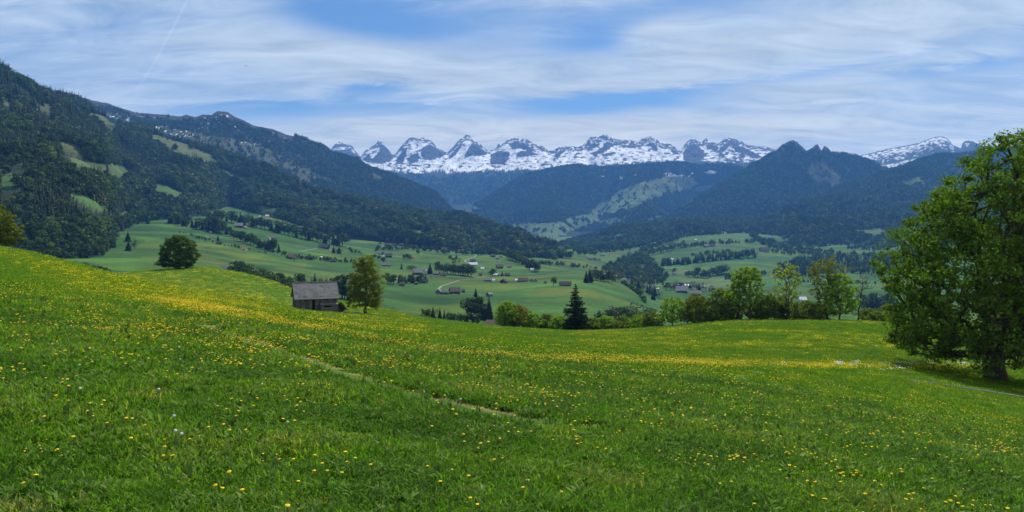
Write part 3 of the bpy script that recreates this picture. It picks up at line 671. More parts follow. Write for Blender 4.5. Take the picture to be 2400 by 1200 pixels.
GR = landform([sunk(Rb), Rb, bet(Rb, Rcv, 0.5, 0, 0.45), Rcv, back(Rcv, 1.15, 260)], U, [3, 45, 75, 10], rdisp, lin=(3,))
X, Y, Z, P, R, V = GR
nz = fbm(X / 100, Y / 100, 4, 215); nf = fbm(X / 40, Y / 40, 3, 219)
opR = inany(P + nz * 10, R + nz * 5, [[(2110, 422), (2160, 412), (2165, 430), (2120, 436)], [(1420, 552), (1470, 545), (1470, 555), (1425, 558)], [(1770, 505), (1830, 490), (1815, 505), (1780, 512)], [(2000, 540), (2060, 535), (2100, 550), (2040, 556)], [(1540, 560), (1660, 548), (1760, 545), (1760, 556), (1640, 566), (1560, 572)]])
c = np.zeros(X.shape + (3,)) + fl
c = np.where(opR[..., None], np.array([0.062, 0.100, 0.030]) * (1 + 0.4 * nf[..., None]), c)
build_land('wooded_slope', GR, np.clip(c, 0, 1), mat_hill, 'blue green forested slope rising behind the big maple', 'mountain')

# ------------------------------------------------------------------ hazy mountain air
mh = bpy.data.materials.new('valley_haze'); mh.use_nodes = True
h = NT(mh.node_tree); h.n.clear(); o_ = h.node('ShaderNodeOutputMaterial'); pvn = h.node('ShaderNodeVolumePrincipled')
pvn.inputs['Color'].default_value = (0.13, 0.40, 1.0, 1); pvn.inputs['Density'].default_value = 7.2e-5; pvn.inputs['Anisotropy'].default_value = 0.0
h.l.new(pvn.outputs[0], o_.inputs['Volume'])
zlo = min(float(L_[1][2].min()) for L_ in LAYERS.values()); zhi = max(float(L_[1][2].max()) for L_ in LAYERS.values())
xlo = min(float(L_[1][0].min()) for L_ in LAYERS.values()); xhi = max(float(L_[1][0].max()) for L_ in LAYERS.values()); yhi = max(float(L_[1][1].max()) for L_ in LAYERS.values())
hb = MB().box(((xlo + xhi) / 2, (yhi - 400) / 2, (zlo + zhi) / 2 + 10), (xhi - xlo + 400, yhi + 600, zhi - zlo + 30)).build('haze', mh)
tag(hb, 'thin blue mountain haze hanging over the whole valley', 'haze', kind='stuff')
# ------------------------------------------------------------------ foliage materials
def leaf_mat(name, cols, trans=0.35, instancer=True, var=0.45):
    """leaf colour varied per plant ('tint') and per leaf; part of the light passes through"""
    m = bpy.data.materials.new(name); m.use_nodes = True; h = NT(m.node_tree); h.n.clear()
    o_ = h.node('ShaderNodeOutputMaterial')
    if instancer: tn = h.node('ShaderNodeAttribute', attribute_name='tint', attribute_type='INSTANCER').outputs['Fac']
    else: tn = h.node('ShaderNodeObjectInfo').outputs['Random']
    lf = h.node('ShaderNodeAttribute', attribute_name='leaf').outputs['Fac']
    c = h.ramp(tn, [(i / max(len(cols) - 1, 1), q) for i, q in enumerate(cols)])
    v = h.rng(lf, 0.0, 1.0, 1 - var, 1 + var); c = h.mix(1.0, c, h.xyz(v, v, h.m('MULTIPLY', v, 0.9)), 'MULTIPLY')
    d = h.node('ShaderNodeBsdfDiffuse'); t = h.node('ShaderNodeBsdfTranslucent'); ms = h.node('ShaderNodeMixShader'); ms.inputs[0].default_value = trans
    h.l.new(c, d.inputs['Color']); h.l.new(h.mix(1.0, c, (1.15, 1.28, 0.5, 1), 'MULTIPLY'), t.inputs['Color'])
    h.l.new(d.outputs[0], ms.inputs[1]); h.l.new(t.outputs[0], ms.inputs[2])
    gl = h.node('ShaderNodeBsdfGlossy'); gl.inputs['Roughness'].default_value = 0.55; gl.inputs['Color'].default_value = (0.7, 0.8, 0.4, 1)
    m2 = h.node('ShaderNodeMixShader'); m2.inputs[0].default_value = 0.025
    h.l.new(ms.outputs[0], m2.inputs[1]); h.l.new(gl.outputs[0], m2.inputs[2]); h.l.new(m2.outputs[0], o_.inputs[0])
    return m
mat_bark = plain('bark', (0.055, 0.045, 0.035), 0.95, 6.0, 0.4, 0.6, 14.0)
mat_for_leaf = leaf_mat('forest_leaves', [(0.018, 0.038, 0.011), (0.030, 0.060, 0.014), (0.058, 0.098, 0.022), (0.120, 0.165, 0.042)], 0.33)
mat_for_fir = leaf_mat('forest_needles', [(0.008, 0.018, 0.011), (0.011, 0.023, 0.012), (0.018, 0.033, 0.014)], 0.10)

def leaf_cloud(cent, size, seed, aspect=0.75, outward=None, ow=0.5, droop=0.0, up=0.0):
    """one bent quad (two triangles) per leaf or leaf spray; returns verts, faces, per-vertex shade"""
    r = np.random.RandomState(seed); n = len(cent)
    nrm = r.normal(size=(n, 3))
    if outward is not None: nrm = nrm * (1 - ow) + outward * ow * 1.7
    nrm[:, 2] += up
    nrm /= np.linalg.norm(nrm, axis=1, keepdims=True) + 1e-9
    a = r.normal(size=(n, 3)); a -= nrm * (a * nrm).sum(1, keepdims=True); a /= np.linalg.norm(a, axis=1, keepdims=True) + 1e-9
    b = np.cross(nrm, a)
    s = (np.asarray(size) * (0.65 + 0.7 * r.rand(n)))[:, None]
    bend = nrm * s * (r.rand(n, 1) - 0.3) * 0.35
    v0 = cent - a * s; v1 = cent - b * s * aspect + bend; v2 = cent + a * s; v3 = cent + b * s * aspect + bend
    V = np.stack([v0, v1, v2, v3], 1).reshape(-1, 3); i = np.arange(n)[:, None] * 4
    Fc = np.concatenate([i + np.array([[0, 1, 2]]), i + np.array([[0, 2, 3]])], 1).reshape(-1, 3)
    sh = np.repeat(r.rand(n), 4)
    return V, Fc, sh
def add_leaf_attr(me, sh):
    a = me.attributes.new('leaf', 'FLOAT', 'POINT'); a.data.foreach_set('value', np.asarray(sh, dtype=np.float32))
def broad_proto(name, seed, mat, n=260, lobes=9, w=0.30, top=1.0, bot=0.16, size=0.055, slim=1.0):
    """crown of a broadleaved tree one metre tall: leaf sprays over a heap of lobes"""
    r = np.random.RandomState(seed); C = []; O = []
    cz = (top + bot) / 2; hz = (top - bot) / 2
    L = []
    for i in range(lobes):
        th = r.rand() * 6.28; q = r.rand() ** 0.6; zz = r.uniform(-0.75, 0.75)
        rr = w * math.sqrt(max(0.05, 1 - zz * zz)) * q * 0.75
        L.append((rr * math.cos(th), rr * math.sin(th), cz + zz * hz * 0.8, w * r.uniform(0.42, 0.7)))
    L.append((0, 0, cz, w * 0.75)); L.append((0, 0, top - w * 0.42, w * 0.45))
    per = n // len(L)
    for (x, y, z, rad) in L:
        d = r.normal(size=(per, 3)); d /= np.linalg.norm(d, axis=1, keepdims=True)
        k = rad * (0.80 + 0.28 * r.rand(per, 1)); p = d * k * np.array([1, 1, 0.85 * slim]) + np.array([x, y, z])
        C.append(p); O.append(d)
    C = np.concatenate(C); O = np.concatenate(O)
    V, Fc, sh = leaf_cloud(C, np.full(len(C), size), seed + 1, 0.8, O, 0.55)
    me = mesh_np(name, V, Fc, [mat]); add_leaf_attr(me, sh); return me
def fir_proto(name, seed, mat, tiers=15, per=9, w=0.17, bot=0.06, taper=1.0):
    """crown of a conifer one metre tall: tiers of drooping boughs"""
    r = np.random.RandomState(seed); V = []; Fc = []; sh = []
    for t in range(tiers):
        f = t / (tiers - 1); z = bot + (0.97 - bot) * f ; rad = w * (1 - f) ** (0.85 * taper) * r.uniform(0.85, 1.1) + 0.008
        for j in range(per):
            a = 6.283 * (j + r.rand() * 0.7 + (t % 2) * 0.5) / per; rr = rad * r.uniform(0.7, 1.15); wd = rad * 0.42 + 0.008
            ca, sa = math.cos(a), math.sin(a); dz = rr * r.uniform(0.30, 0.6)
            base = len(V); th = 0.045 * (1 - f * 0.6)
            V += [(0.02 * ca, 0.02 * sa, z + th), (ca * rr * .55 - sa * wd, sa * rr * .55 + ca * wd, z - dz * .4), (ca * rr, sa * rr, z - dz), (ca * rr * .55 + sa * wd, sa * rr * .55 - ca * wd, z - dz * .4)]
            Fc += [(base, base + 1, base + 2), (base, base + 2, base + 3)]; q = r.rand(); sh += [q] * 4
    b = len(V); V += [(0.012, 0, 0.9), (-0.012, 0.01, 0.9), (0, -0.012, 0.9), (0, 0, 1.0)]; Fc += [(b, b + 1, b + 3), (b + 1, b + 2, b + 3), (b + 2, b, b + 3)]; sh += [0.5] * 4
    me = mesh_np(name, V, Fc, [mat]); add_leaf_attr(me, sh); return me
protos = []
for i in range(5):
    protos.append(broad_proto('leafy_pattern', 300 + i * 7, mat_for_leaf, 230, 6 + i % 3, 0.34 + 0.04 * (i % 2), 1.0, 0.04, 0.072))
for i in range(4):
    protos.append(fir_proto('needle_pattern', 400 + i * 5, mat_for_fir, 12, 8, 0.17 + 0.02 * (i % 2)))
def pattern_collection(name, meshes):
    c_ = bpy.data.collections.new(name)
    for i, me in enumerate(meshes):
        o = bpy.data.objects.new('%s_%02d' % (name, i), me); c_.objects.link(o)
    return c_
FOREST_COL = pattern_collection('forest_pattern', protos)

def scatter_tree(name, coll):
    t = bpy.data.node_groups.new(name, 'GeometryNodeTree')
    t.interface.new_socket('Geometry', in_out='INPUT', socket_type='NodeSocketGeometry'); t.interface.new_socket('Geometry', in_out='OUTPUT', socket_type='NodeSocketGeometry')
    n = t.nodes; l = t.links
    gi = n.new('NodeGroupInput'); go = n.new('NodeGroupOutput'); ip = n.new('GeometryNodeInstanceOnPoints'); ci = n.new('GeometryNodeCollectionInfo')
    ci.inputs['Collection'].default_value = coll; ci.inputs['Separate Children'].default_value = True; ci.inputs['Reset Children'].default_value = True
    def attr(nm, dt):
        a = n.new('GeometryNodeInputNamedAttribute'); a.data_type = dt; a.inputs['Name'].default_value = nm; return a.outputs[0]
    l.new(gi.outputs[0], ip.inputs['Points']); l.new(ci.outputs[0], ip.inputs['Instance']); ip.inputs['Pick Instance'].default_value = True
    l.new(attr('pick', 'INT'), ip.inputs['Instance Index'])
    er = n.new('FunctionNodeEulerToRotation'); l.new(attr('turn', 'FLOAT_VECTOR'), er.inputs[0]); l.new(er.outputs[0], ip.inputs['Rotation'])
    l.new(attr('size', 'FLOAT_VECTOR'), ip.inputs['Scale']); l.new(ip.outputs[0], go.inputs[0])
    return t
def scatter(name, coll, pts, pick, turn, size, tint, label, cat, parent=None):
    """one mass of plants (stuff): patterns set out on points"""
    me = bpy.data.meshes.new(name); me.vertices.add(len(pts)); me.vertices.foreach_set('co', np.asarray(pts, dtype=np.float32).ravel())
    for nm, dt, arr in (('pick', 'INT', pick), ('turn', 'FLOAT_VECTOR', turn), ('size', 'FLOAT_VECTOR', size), ('tint', 'FLOAT', tint)):
        a = me.attributes.new(nm, dt, 'POINT')
        a.data.foreach_set('vector' if dt == 'FLOAT_VECTOR' else 'value', np.asarray(arr, dtype=np.int32 if dt == 'INT' else np.float32).ravel())
    o = obj(name, me, parent); md = o.modifiers.new('scatter', 'NODES')
    md.node_group = scatter_tree(name + '_nodes', coll)
    if parent is None: tag(o, label, cat, kind='stuff')
    return o
def sample_land(lname, n, seed, mask, vmin=-1, vmax=99, pmin=-400, pmax=2800):
    """random points on a landform, spread evenly over its true area; mask(px,row,X,Y) keeps or drops"""
    r = np.random.RandomState(seed); X, Y, Z, P, R, V = LAYERS[lname][1]
    dxw = np.linalg.norm(np.stack([X[:-1, 1:] - X[:-1, :-1], Y[:-1, 1:] - Y[:-1, :-1]]), axis=0); dyw = (Y[1:, :-1] - Y[:-1, :-1])
    A = np.abs(dxw * dyw); ok = (V[:-1, :-1] >= vmin) & (V[:-1, :-1] <= vmax) & (P[:-1, :-1] > pmin) & (P[:-1, :-1] < pmax); A = A * ok
    area = A.sum(); pr = (A / area).ravel(); idx = r.choice(len(pr), size=n, p=pr)
    i, j = np.unravel_index(idx, A.shape); u = r.rand(n); v = r.rand(n)
    def bl(Q): return (Q[i, j] * (1 - u) + Q[i, j + 1] * u) * (1 - v) + (Q[i + 1, j] * (1 - u) + Q[i + 1, j + 1] * u) * v
    x, y, z, p, q = bl(X), bl(Y), bl(Z), bl(P), bl(R)
    k = mask(p, q, x, y); return np.stack([x, y, z], 1)[k], p[k], q[k], area
def forest_on(name, lname, n, seed, mask, hmin, hmax, fir_share, label, vmin=-1, vmax=99, pmin=-60, pmax=2460, tmul=1.0):
    pts, p, q, area = sample_land(lname, n, seed, mask, vmin, vmax, pmin, pmax)
    r = np.random.RandomState(seed + 1); m_ = len(pts)
    patch = fbm(pts[:, 0] / 130, pts[:, 1] / 130, 3, seed % 50)
    stand = fbm(pts[:, 0] / 210, pts[:, 1] / 210, 2, seed % 50 + 7); fs = np.clip(fir_share(p, q) + patch * 0.9 + stand * 1.3, 0.05, 0.95)
    fir = r.rand(m_) < fs
    pick = np.where(fir, 5 + r.randint(0, 4, m_), r.randint(0, 5, m_))
    hgt = (hmin + (hmax - hmin) * r.rand(m_) ** 1.5) * (1 + 0.5 * fbm(pts[:, 0] / 60, pts[:, 1] / 60, 2, 17)) * np.where(fir, 1.12, 0.86)
    wdt = hgt * r.uniform(0.8, 1.25, m_) * np.where(fir, 1.0, 1.25)
    size = np.stack([wdt, wdt, hgt], 1); turn = np.zeros((m_, 3)); turn[:, 2] = r.rand(m_) * 6.28
    sc_ = 0.62 + 0.38 * sstep(700, 1700, pts[:, 1]); hgt = hgt * sc_; size = size * sc_[:, None]
    pts = pts.copy(); pts[:, 2] -= 0.04 * hgt
    tint = np.clip(0.40 + patch * 0.6 + stand * 0.4 + r.normal(size=m_) * 0.30, 0, 1) * tmul
    return scatter(name, FOREST_COL, pts, pick, turn, size, tint, label, 'forest')
NZ = lambda x, y, s, sd: fbm(x / s, y / s, 3, sd)
def clear_of(polys, ht):
    def f(p, q, x, y):
        n1_, n2_ = NZ(x, y, 70, 3) * 18, NZ(x, y, 70, 5) * 9; hp = ht * F / y; k_ = np.ones(len(p), bool)
        for t in (0.1, 0.5, 0.85): k_ &= ~inany(p + n1_, q - hp * t + n2_, polys)
        return k_
    return f
CL_ = clear_of(CLEAR_L, 15)
forest_on('forest', 'wooded_mountain', 52000, 1001, lambda p, q, x, y: (CL_(p, q, x, y) | (NZ(x, y, 25, 14) > 0.47)) & (NZ(x, y, 90, 8) > -0.36), 14, 28,
          lambda p, q: np.where(q < 400, 0.75, 0.42) + np.where((p > 80) & (p < 290) & (q > 455) & (q < 530), 0.5, 0) - np.where((p > 30) & (p < 240) & (q > 525), 0.55, 0) - np.where((p > 560) & (q > 430), 0.15, 0), 'dense mixed forest covering the left mountainside', 0.55, 3.25, -320, 1300)
forest_on('forest', 'wooded_mountain', 21000, 1013, lambda p, q, x, y: CL_(p, q, x, y) & (y < 1500), 11, 18,
          lambda p, q: np.where(q > 515, 0.10, 0.45) + np.where((p > 80) & (p < 290) & (q > 455) & (q < 520), 0.5, 0), 'spring green wood at the foot of the left mountain', 0.6, 1.9, -300, 420)
forest_on('forest', 'rocky_ridge', 34000, 1003, lambda p, q, x, y: ~(inany(p + NZ(x, y, 110, 3) * 14, q + NZ(x, y, 110, 5) * 7 - 2, OPEN_B) & (NZ(x, y, 28, 9) < 0.16)) & ((q - np.interp(p, [t[0] for t in Bc], [t[1] for t in Bc]) > 7 + 14 * NZ(x, y, 90, 12)) | (p > 690)), 12, 22,
          lambda p, q: np.full_like(p, 0.62), 'dark forest on the flank of the rocky ridge', 0.1, 2.1, 130, 1170)
forest_on('forest', 'wooded_slope', 60000, 1005, lambda p, q, x, y: ~inany(p + NZ(x, y, 60, 3) * 10, q + NZ(x, y, 60, 5) * 5 - 2, [[(2110, 422), (2160, 412), (2165, 430), (2120, 436)], [(1420, 552), (1470, 545), (1470, 555), (1425, 558)], [(1770, 505), (1830, 490), (1815, 505), (1780, 512)], [(2000, 540), (2060, 535), (2100, 550), (2040, 556)], [(1540, 560), (1660, 548), (1760, 545), (1760, 556), (1640, 566), (1560, 572)]]), 14, 25,
          lambda p, q: np.where(q < 420, 0.8, 0.38), 'mixed forest on the slope behind the big tree', 0.6, 3.2, 1230, 2720)
forest_on('forest', 'wooded_shoulder', 42000, 1007, lambda p, q, x, y: ~(inany(p + NZ(x, y, 150, 3) * 12, q + NZ(x, y, 150, 5) * 7 - 1, OPEN_C) & (NZ(x, y, 60, 9) < 0.30)), 17, 28,
          lambda p, q: np.where(q < 440, 0.7, 0.35), 'blue hazy forest on the shoulder below the snow', 1.15, 3.1, 1020, 1900)
forest_on('forest', 'pointed_mountain', 22000, 1009, lambda p, q, x, y: (q - np.interp(p, [t[0] for t in Qc], [t[1] for t in Qc]) > np.where((p > 1815) & (p < 1950), 4, 0)) & ~(inany(p, q, [[(1880, 392), (1925, 378), (1960, 400), (1985, 440), (1940, 445), (1905, 420)]]) & (NZ(x, y, 60, 9) < 0.15)), 16, 26,
          lambda p, q: np.full_like(p, 0.6), 'hazy forest on the pointed mountain', 0.1, 2.1, 1520, 2330)
forest_on('forest', 'snow_peaks', 12000, 1011, lambda p, q, x, y: q > np.interp(p, [600, 860, 950, 1050, 1200, 1300], [397, 397, 411, 414, 408, 404]) + 22 * NZ(x, y, 260, 4), 18, 28,
          lambda p, q: np.full_like(p, 0.7), 'far forest at the foot of the snow peaks', 0.2, 1.4, 860, 1300)
# ------------------------------------------------------------------ single trees, grown branch by branch
def grow(seed, H, prof, n_cl, trunk_r, stems=1, lean=(0, 0), shell=0.45, zlow=0.1, spread=1.0, top=0.86, lump=1.0, shift=0.0):
    """prof(f) crown radius at height fraction f. Returns nodes, parents, radii, ids of the twig ends"""
    r = np.random.RandomState(seed); pts = []; pmax_ = max(prof(i / 40) for i in range(41))
    while len(pts) < n_cl:
        f = r.uniform(zlow, 1.0); R_ = prof(f)
        if R_ <= 0 or r.rand() > (R_ / pmax_) ** 1.3: continue
        th = r.rand() * 6.283; q = (shell + (1 - shell) * r.rand()) if r.rand() < 0.72 else r.rand()
        R_ *= 1 + lump * 0.16 * math.sin(3 * th + f * 9 + seed) + lump * 0.10 * math.sin(5 * th - f * 14 + seed * 2)
        pts.append((q * R_ * math.cos(th) + lean[0] * f * H + shift, q * R_ * math.sin(th) + lean[1] * f * H, f * H))
    pts = np.array(pts)
    N = [np.array([0, 0, -0.3])]; par = [-1]
    for s_ in range(stems):
        a = 6.283 * s_ / stems + r.rand(); prev = 0; o = 0 if stems == 1 else 0.10
        hh = H * top * (1.0 if s_ == 0 else r.uniform(0.75, 0.95)); k_ = 12
        for i in range(1, k_ + 1):
            t = i / k_; w_ = 0.012 * H
            sp = o * H * (t ** 1.1) * spread
            N.append(np.array([lean[0] * t * hh + math.cos(a) * sp + r.normal() * w_, lean[1] * t * hh + math.sin(a) * sp + r.normal() * w_, t * hh])); par.append(prev); prev = len(N) - 1
    order = np.argsort(np.linalg.norm(pts[:, :2] - np.array(lean) * pts[:, 2:3], axis=1) + 0.15 * pts[:, 2])
    ends = []
    for i in order:
        p = pts[i]; A = np.array(N); d = p - A; L = np.linalg.norm(d, axis=1)
        hd = np.linalg.norm(d[:, :2], axis=1)
        cost = L + 1.4 * np.maximum(0, 0.35 * hd - d[:, 2]) + np.where(A[:, 2] < 0.08 * H, 5 * H, 0)
        k_ = int(np.argmin(cost)); m_ = max(1, int(L[k_] / (0.07 * H))); prev = k_; base = A[k_]
        for j in range(1, m_ + 1):
            t = j / m_; q = base + (p - base) * t + np.array([0, 0, -0.06 * L[k_] * math.sin(math.pi * t)]) + (r.normal(size=3) * 0.012 * H if j < m_ else 0)
            N.append(q); par.append(prev); prev = len(N) - 1
        ends.append(prev)
    N = np.array(N); cnt = np.zeros(len(N)); cnt[ends] = 1
    for i in range(len(N) - 1, 0, -1): cnt[par[i]] += max(cnt[i], 0.3)
    rad = trunk_r * (np.maximum(cnt, 0.5) / cnt[0]) ** 0.46
    return N, par, rad, np.array(ends)
def limb_mesh(name, N, par, rad, mat, sides=6, flare=1.6, rmin=0.012):
    V = []; Fc = []
    for i in range(1, len(N)):
        p = par[i]; a, b = Vector(N[p]), Vector(N[i]); d = b - a
        if d.length < 1e-5: continue
        d.normalize(); u = d.cross(Vector((0.31, 0.9, 0.27))).normalized(); q = d.cross(u)
        ra = min(rad[p], rad[i] * 1.35); rb = rad[i]
        if N[p][2] < 0.0: ra = rad[i] * flare
        ra = max(ra, rmin); rb = max(rb, rmin); n = sides if rb > 0.06 else (5 if rb > 0.03 else 3)
        o = len(V)
        for (c_, rr) in ((a, ra), (b, rb)):
            for j in range(n):
                an = 6.283 * j / n; V.append(c_ + (u * math.cos(an) + q * math.sin(an)) * rr)
        for j in range(n): Fc.append((o + j, o + (j + 1) % n, o + n + (j + 1) % n, o + n + j))
    me = bpy.data.meshes.new(name); me.from_pydata(V, [], Fc); me.materials.append(mat); me.polygons.foreach_set('use_smooth', [True] * len(Fc)); me.update(); return me
def crown_mesh(name, N, ends, seed, per, clump_r, leaf, mat, flat=0.6, out_w=0.35, ctr=None, zmin=0.1):
    r = np.random.RandomState(seed); C = []; O = []
    ctr = N[ends].mean(0) if ctr is None else ctr
    for e in ends:
        k_ = max(3, int(per * r.uniform(0.6, 1.4))); cr = clump_r * r.uniform(0.45, 1.45)
        d = r.normal(size=(k_, 3)); d /= np.linalg.norm(d, axis=1, keepdims=True); d *= (r.rand(k_, 1) ** 0.45) * cr * np.array([1, 1, flat])
        C.append(N[e] + d); o_ = d / cr + (N[e] - ctr) / (np.linalg.norm(N[e] - ctr) + 1e-6) * 0.6 + np.array([0, 0, 0.35]); O.append(o_ / (np.linalg.norm(o_, axis=1, keepdims=True) + 1e-9))
    C = np.concatenate(C); O = np.concatenate(O); C[:, 2] = np.maximum(C[:, 2], zmin + 0.35 * r.rand(len(C)))
    V, Fc, sh = leaf_cloud(C, np.full(len(C), leaf), seed + 5, 0.72, O, out_w)
    me = mesh_np(name, V, Fc, [mat]); add_leaf_attr(me, sh); return me
def single_leaf(name, col, trans=0.4): return leaf_mat(name, [col, col], trans, False)
def px_m(Y): return Y / F
def place(px, row, Y, lname='meadow'):
    x = (px - 1200) / F * Y; p = drop_at(x, Y, [lname]); return Vector((x, Y, p.z))
def prof_tab(tab):
    fs = [t[0] for t in tab]; rs = [t[1] for t in tab]; return lambda f: float(np.interp(f, fs, rs, left=0, right=0))
def tree(name, label, cat, px, Y, H, tab, n_cl, per, clump_r, leaf, trunk_r, mat, seed, group=None, stems=1, lean=(0, 0), zlow=0.12, shell=0.45, bark=None, rmin=0.012, top=0.86, spread=1.0, flat=0.6, sides=6, wide=1.0, lump=1.0, shift=0.0):
    p = place(px, 0, Y); root = empty(name, p); tag(root, label, cat, group)
    N, par, rad, ends = grow(seed, H, prof_tab([(f, q * H * wide) for f, q in tab]), n_cl, trunk_r, stems, lean, shell, zlow, spread, top, lump, shift)
    obj('trunk', limb_mesh('trunk', N, par, rad, bark or mat_bark, sides, 1.6, rmin), root)
    obj('crown', crown_mesh('crown', N, ends, seed + 3, per, clump_r, leaf, mat, flat, zmin=0.6 * zlow * H), root)
    return root
m_maple = single_leaf('maple_leaves', (0.078, 0.146, 0.014), 0.48)
m_lime = single_leaf('fresh_leaves', (0.170, 0.275, 0.022), 0.52)
m_pale = single_leaf('pale_new_leaves', (0.220, 0.280, 0.050), 0.5)
m_olive = single_leaf('olive_leaves', (0.135, 0.165, 0.024), 0.46)
m_brown = single_leaf('bronze_new_leaves', (0.140, 0.160, 0.036), 0.45)
m_dark = single_leaf('dark_leaves', (0.056, 0.098, 0.014), 0.40)
m_bush = single_leaf('shrub_leaves', (0.120, 0.170, 0.036), 0.46)
m_fir = single_leaf('spruce_needles', (0.018, 0.034, 0.014), 0.10)
m_twig = single_leaf('bare_twigs', (0.10, 0.09, 0.07), 0.1)
# the big maple at the right edge
maple_tab = [(0.03, 0.40), (0.07, 0.49), (0.155, 0.54), (0.33, 0.525), (0.466, 0.53), (0.52, 0.48), (0.57, 0.455), (0.64, 0.43), (0.74, 0.36), (0.845, 0.27), (0.92, 0.20), (0.98, 0.12), (1.0, 0.05)]
p_m = place(2338, 890, 55)
big = tree('maple_tree', 'huge spreading maple with dense green crown in the meadow, cut by the photo edge', 'tree', 2338, 55, 17.9, maple_tab, 2000, 66, 0.66, 0.098, 0.82, m_maple, 51, stems=5, zlow=0.105, lump=0.36, wide=1.0, shell=0.66, flat=0.7, shift=1.9, rmin=0.018, sides=8, spread=1.25, top=0.80)
# trees along the crest at right
CR = 'trees along the right-hand crest'
tree('broadleaf_tree', 'low round tree with fresh bright leaves starting the row on the crest', 'tree', 1577, 148, 5.8, [(0.1, 0.30), (0.35, 0.55), (0.7, 0.53), (0.92, 0.30), (1, 0.1)], 150, 32, 0.45, 0.15, 0.13, m_lime, 61, CR, 2)
tree('broadleaf_tree', 'slender green tree with straight dark trunk, left of a close pair on the crest', 'tree', 1732, 140, 9.6, [(0.3, 0.14), (0.45, 0.24), (0.62, 0.24), (0.72, 0.17), (0.88, 0.20), (1, 0.06)], 150, 24, 0.42, 0.14, 0.16, m_lime, 62, CR, 1, zlow=0.28)
tree('broadleaf_tree', 'fuller green tree, right of the close pair on the crest', 'tree', 1757, 139, 9.8, [(0.2, 0.14), (0.4, 0.25), (0.65, 0.30), (0.85, 0.24), (1, 0.07)], 200, 30, 0.44, 0.14, 0.18, m_lime, 63, CR, 1, zlow=0.18, wide=1.0)
tree('broadleaf_tree', 'airy twin-stemmed tree with pale yellow green new leaves on the crest', 'tree', 1846, 138, 10.2, [(0.3, 0.16), (0.45, 0.28), (0.6, 0.20), (0.75, 0.30), (0.92, 0.26), (1, 0.08)], 140, 18, 0.48, 0.14, 0.15, m_pale, 64, CR, 2, zlow=0.3, spread=0.55)
tree('broadleaf_tree', 'tallest tree of the crest row with thin bronze new foliage', 'tree', 1938, 137, 11.6, [(0.15, 0.12), (0.4, 0.24), (0.6, 0.26), (0.72, 0.34), (0.85, 0.29), (1, 0.10)], 240, 24, 0.55, 0.13, 0.17, m_brown, 65, CR, 2, zlow=0.2, spread=0.6)
tree('broadleaf_tree', 'bright green tree leaning against the tall bronze one on the crest', 'tree', 1968, 134, 8.4, [(0.1, 0.26), (0.35, 0.42), (0.6, 0.38), (0.82, 0.30), (1, 0.08)], 210, 32, 0.48, 0.15, 0.17, m_lime, 66, CR, 2, zlow=0.1)
tree('bare_tree', 'almost leafless thin tree with dark leaning stem at the end of the crest row', 'tree', 2010, 138, 9.4, [(0.3, 0.05), (0.5, 0.26), (0.75, 0.26), (1, 0.06)], 75, 6, 0.4, 0.05, 0.13, m_twig, 67, CR, 1, lean=(0.13, 0), zlow=0.35, rmin=0.016, top=0.97)
# birch by the barn, the round tree on the knoll, the tree at the left edge
tree('birch_tree', 'tall olive birch with fine foliage beside the barn', 'tree', 857, 150, 12.0, [(0.05, 0.20), (0.2, 0.31), (0.4, 0.315), (0.6, 0.27), (0.8, 0.20), (0.93, 0.13), (1, 0.04)], 480, 95, 0.60, 0.085, 0.20, m_olive, 71, stems=2, zlow=0.12, spread=0.35, rmin=0.014)
tree('round_tree', 'lone round dark green tree on top of the knoll', 'tree', 418, 238, 10.4, [(0.03, 0.42), (0.2, 0.52), (0.5, 0.53), (0.75, 0.48), (0.92, 0.30), (1, 0.12)], 420, 100, 0.72, 0.16, 0.3, m_dark, 72, zlow=0.04, shell=0.6)
tree('broadleaf_tree', 'yellow olive rounded tree half cut by the left edge of the photo', 'tree', -6, 120, 6.6, [(0.05, 0.42), (0.3, 0.50), (0.6, 0.47), (0.85, 0.30), (1, 0.1)], 300, 70, 0.42, 0.11, 0.2, single_leaf('golden_leaves', (0.125, 0.150, 0.012), 0.42), 73, zlow=0.05, shell=0.55)
# spruce in the dip
def spruce(px, Y, H, label, seed, group=None, wide=0.33):
    r = np.random.RandomState(seed); p = place(px, 0, Y); root = empty('spruce_tree', p); tag(root, label, 'tree', group)
    MB().tube([(0, 0, -0.3), (0, 0, H * 0.5), (0, 0, H * 0.97)], [H * 0.018, H * 0.012, 0.01], 7).build('trunk', mat_bark, root)
    C = []; O = []; D = []
    tiers = 26
    for t in range(tiers):
        f = t / (tiers - 1); z = H * (0.04 + 0.93 * f); L_ = H * wide * (1 - f) ** 0.8 * (1 + 0.16 * r.normal()) + 0.12
        for j in range(int(12 - 6 * f)):
            a = r.rand() * 6.283; l_ = L_ * r.uniform(0.72, 1.12); m_ = max(4, int(l_ / 0.10))
            for i in range(m_):
                q = (i + 0.5) / m_; rr = l_ * q; dz = -0.30 * l_ * q + 0.22 * l_ * q * q
                for s_ in range(3):
                    wv = (s_ - 1) * 0.22 * l_ * (1 - q * 0.75)
                    C.append((math.cos(a) * rr - math.sin(a) * wv + r.normal() * .03, math.sin(a) * rr + math.cos(a) * wv + r.normal() * .03, z + dz - abs(s_ - 1) * 0.06 * l_ + r.normal() * .03))
    C = np.array(C); V, Fc, sh = leaf_cloud(C, np.full(len(C), 0.19), seed, 0.5, None, 0, up=1.0)
    me = mesh_np('crown', V, Fc, [m_fir]); add_leaf_attr(me, sh); obj('crown', me, root); return root
spruce(1349, 172, 10.6, 'single dark pointed spruce standing in the dip of the meadow edge', 81)

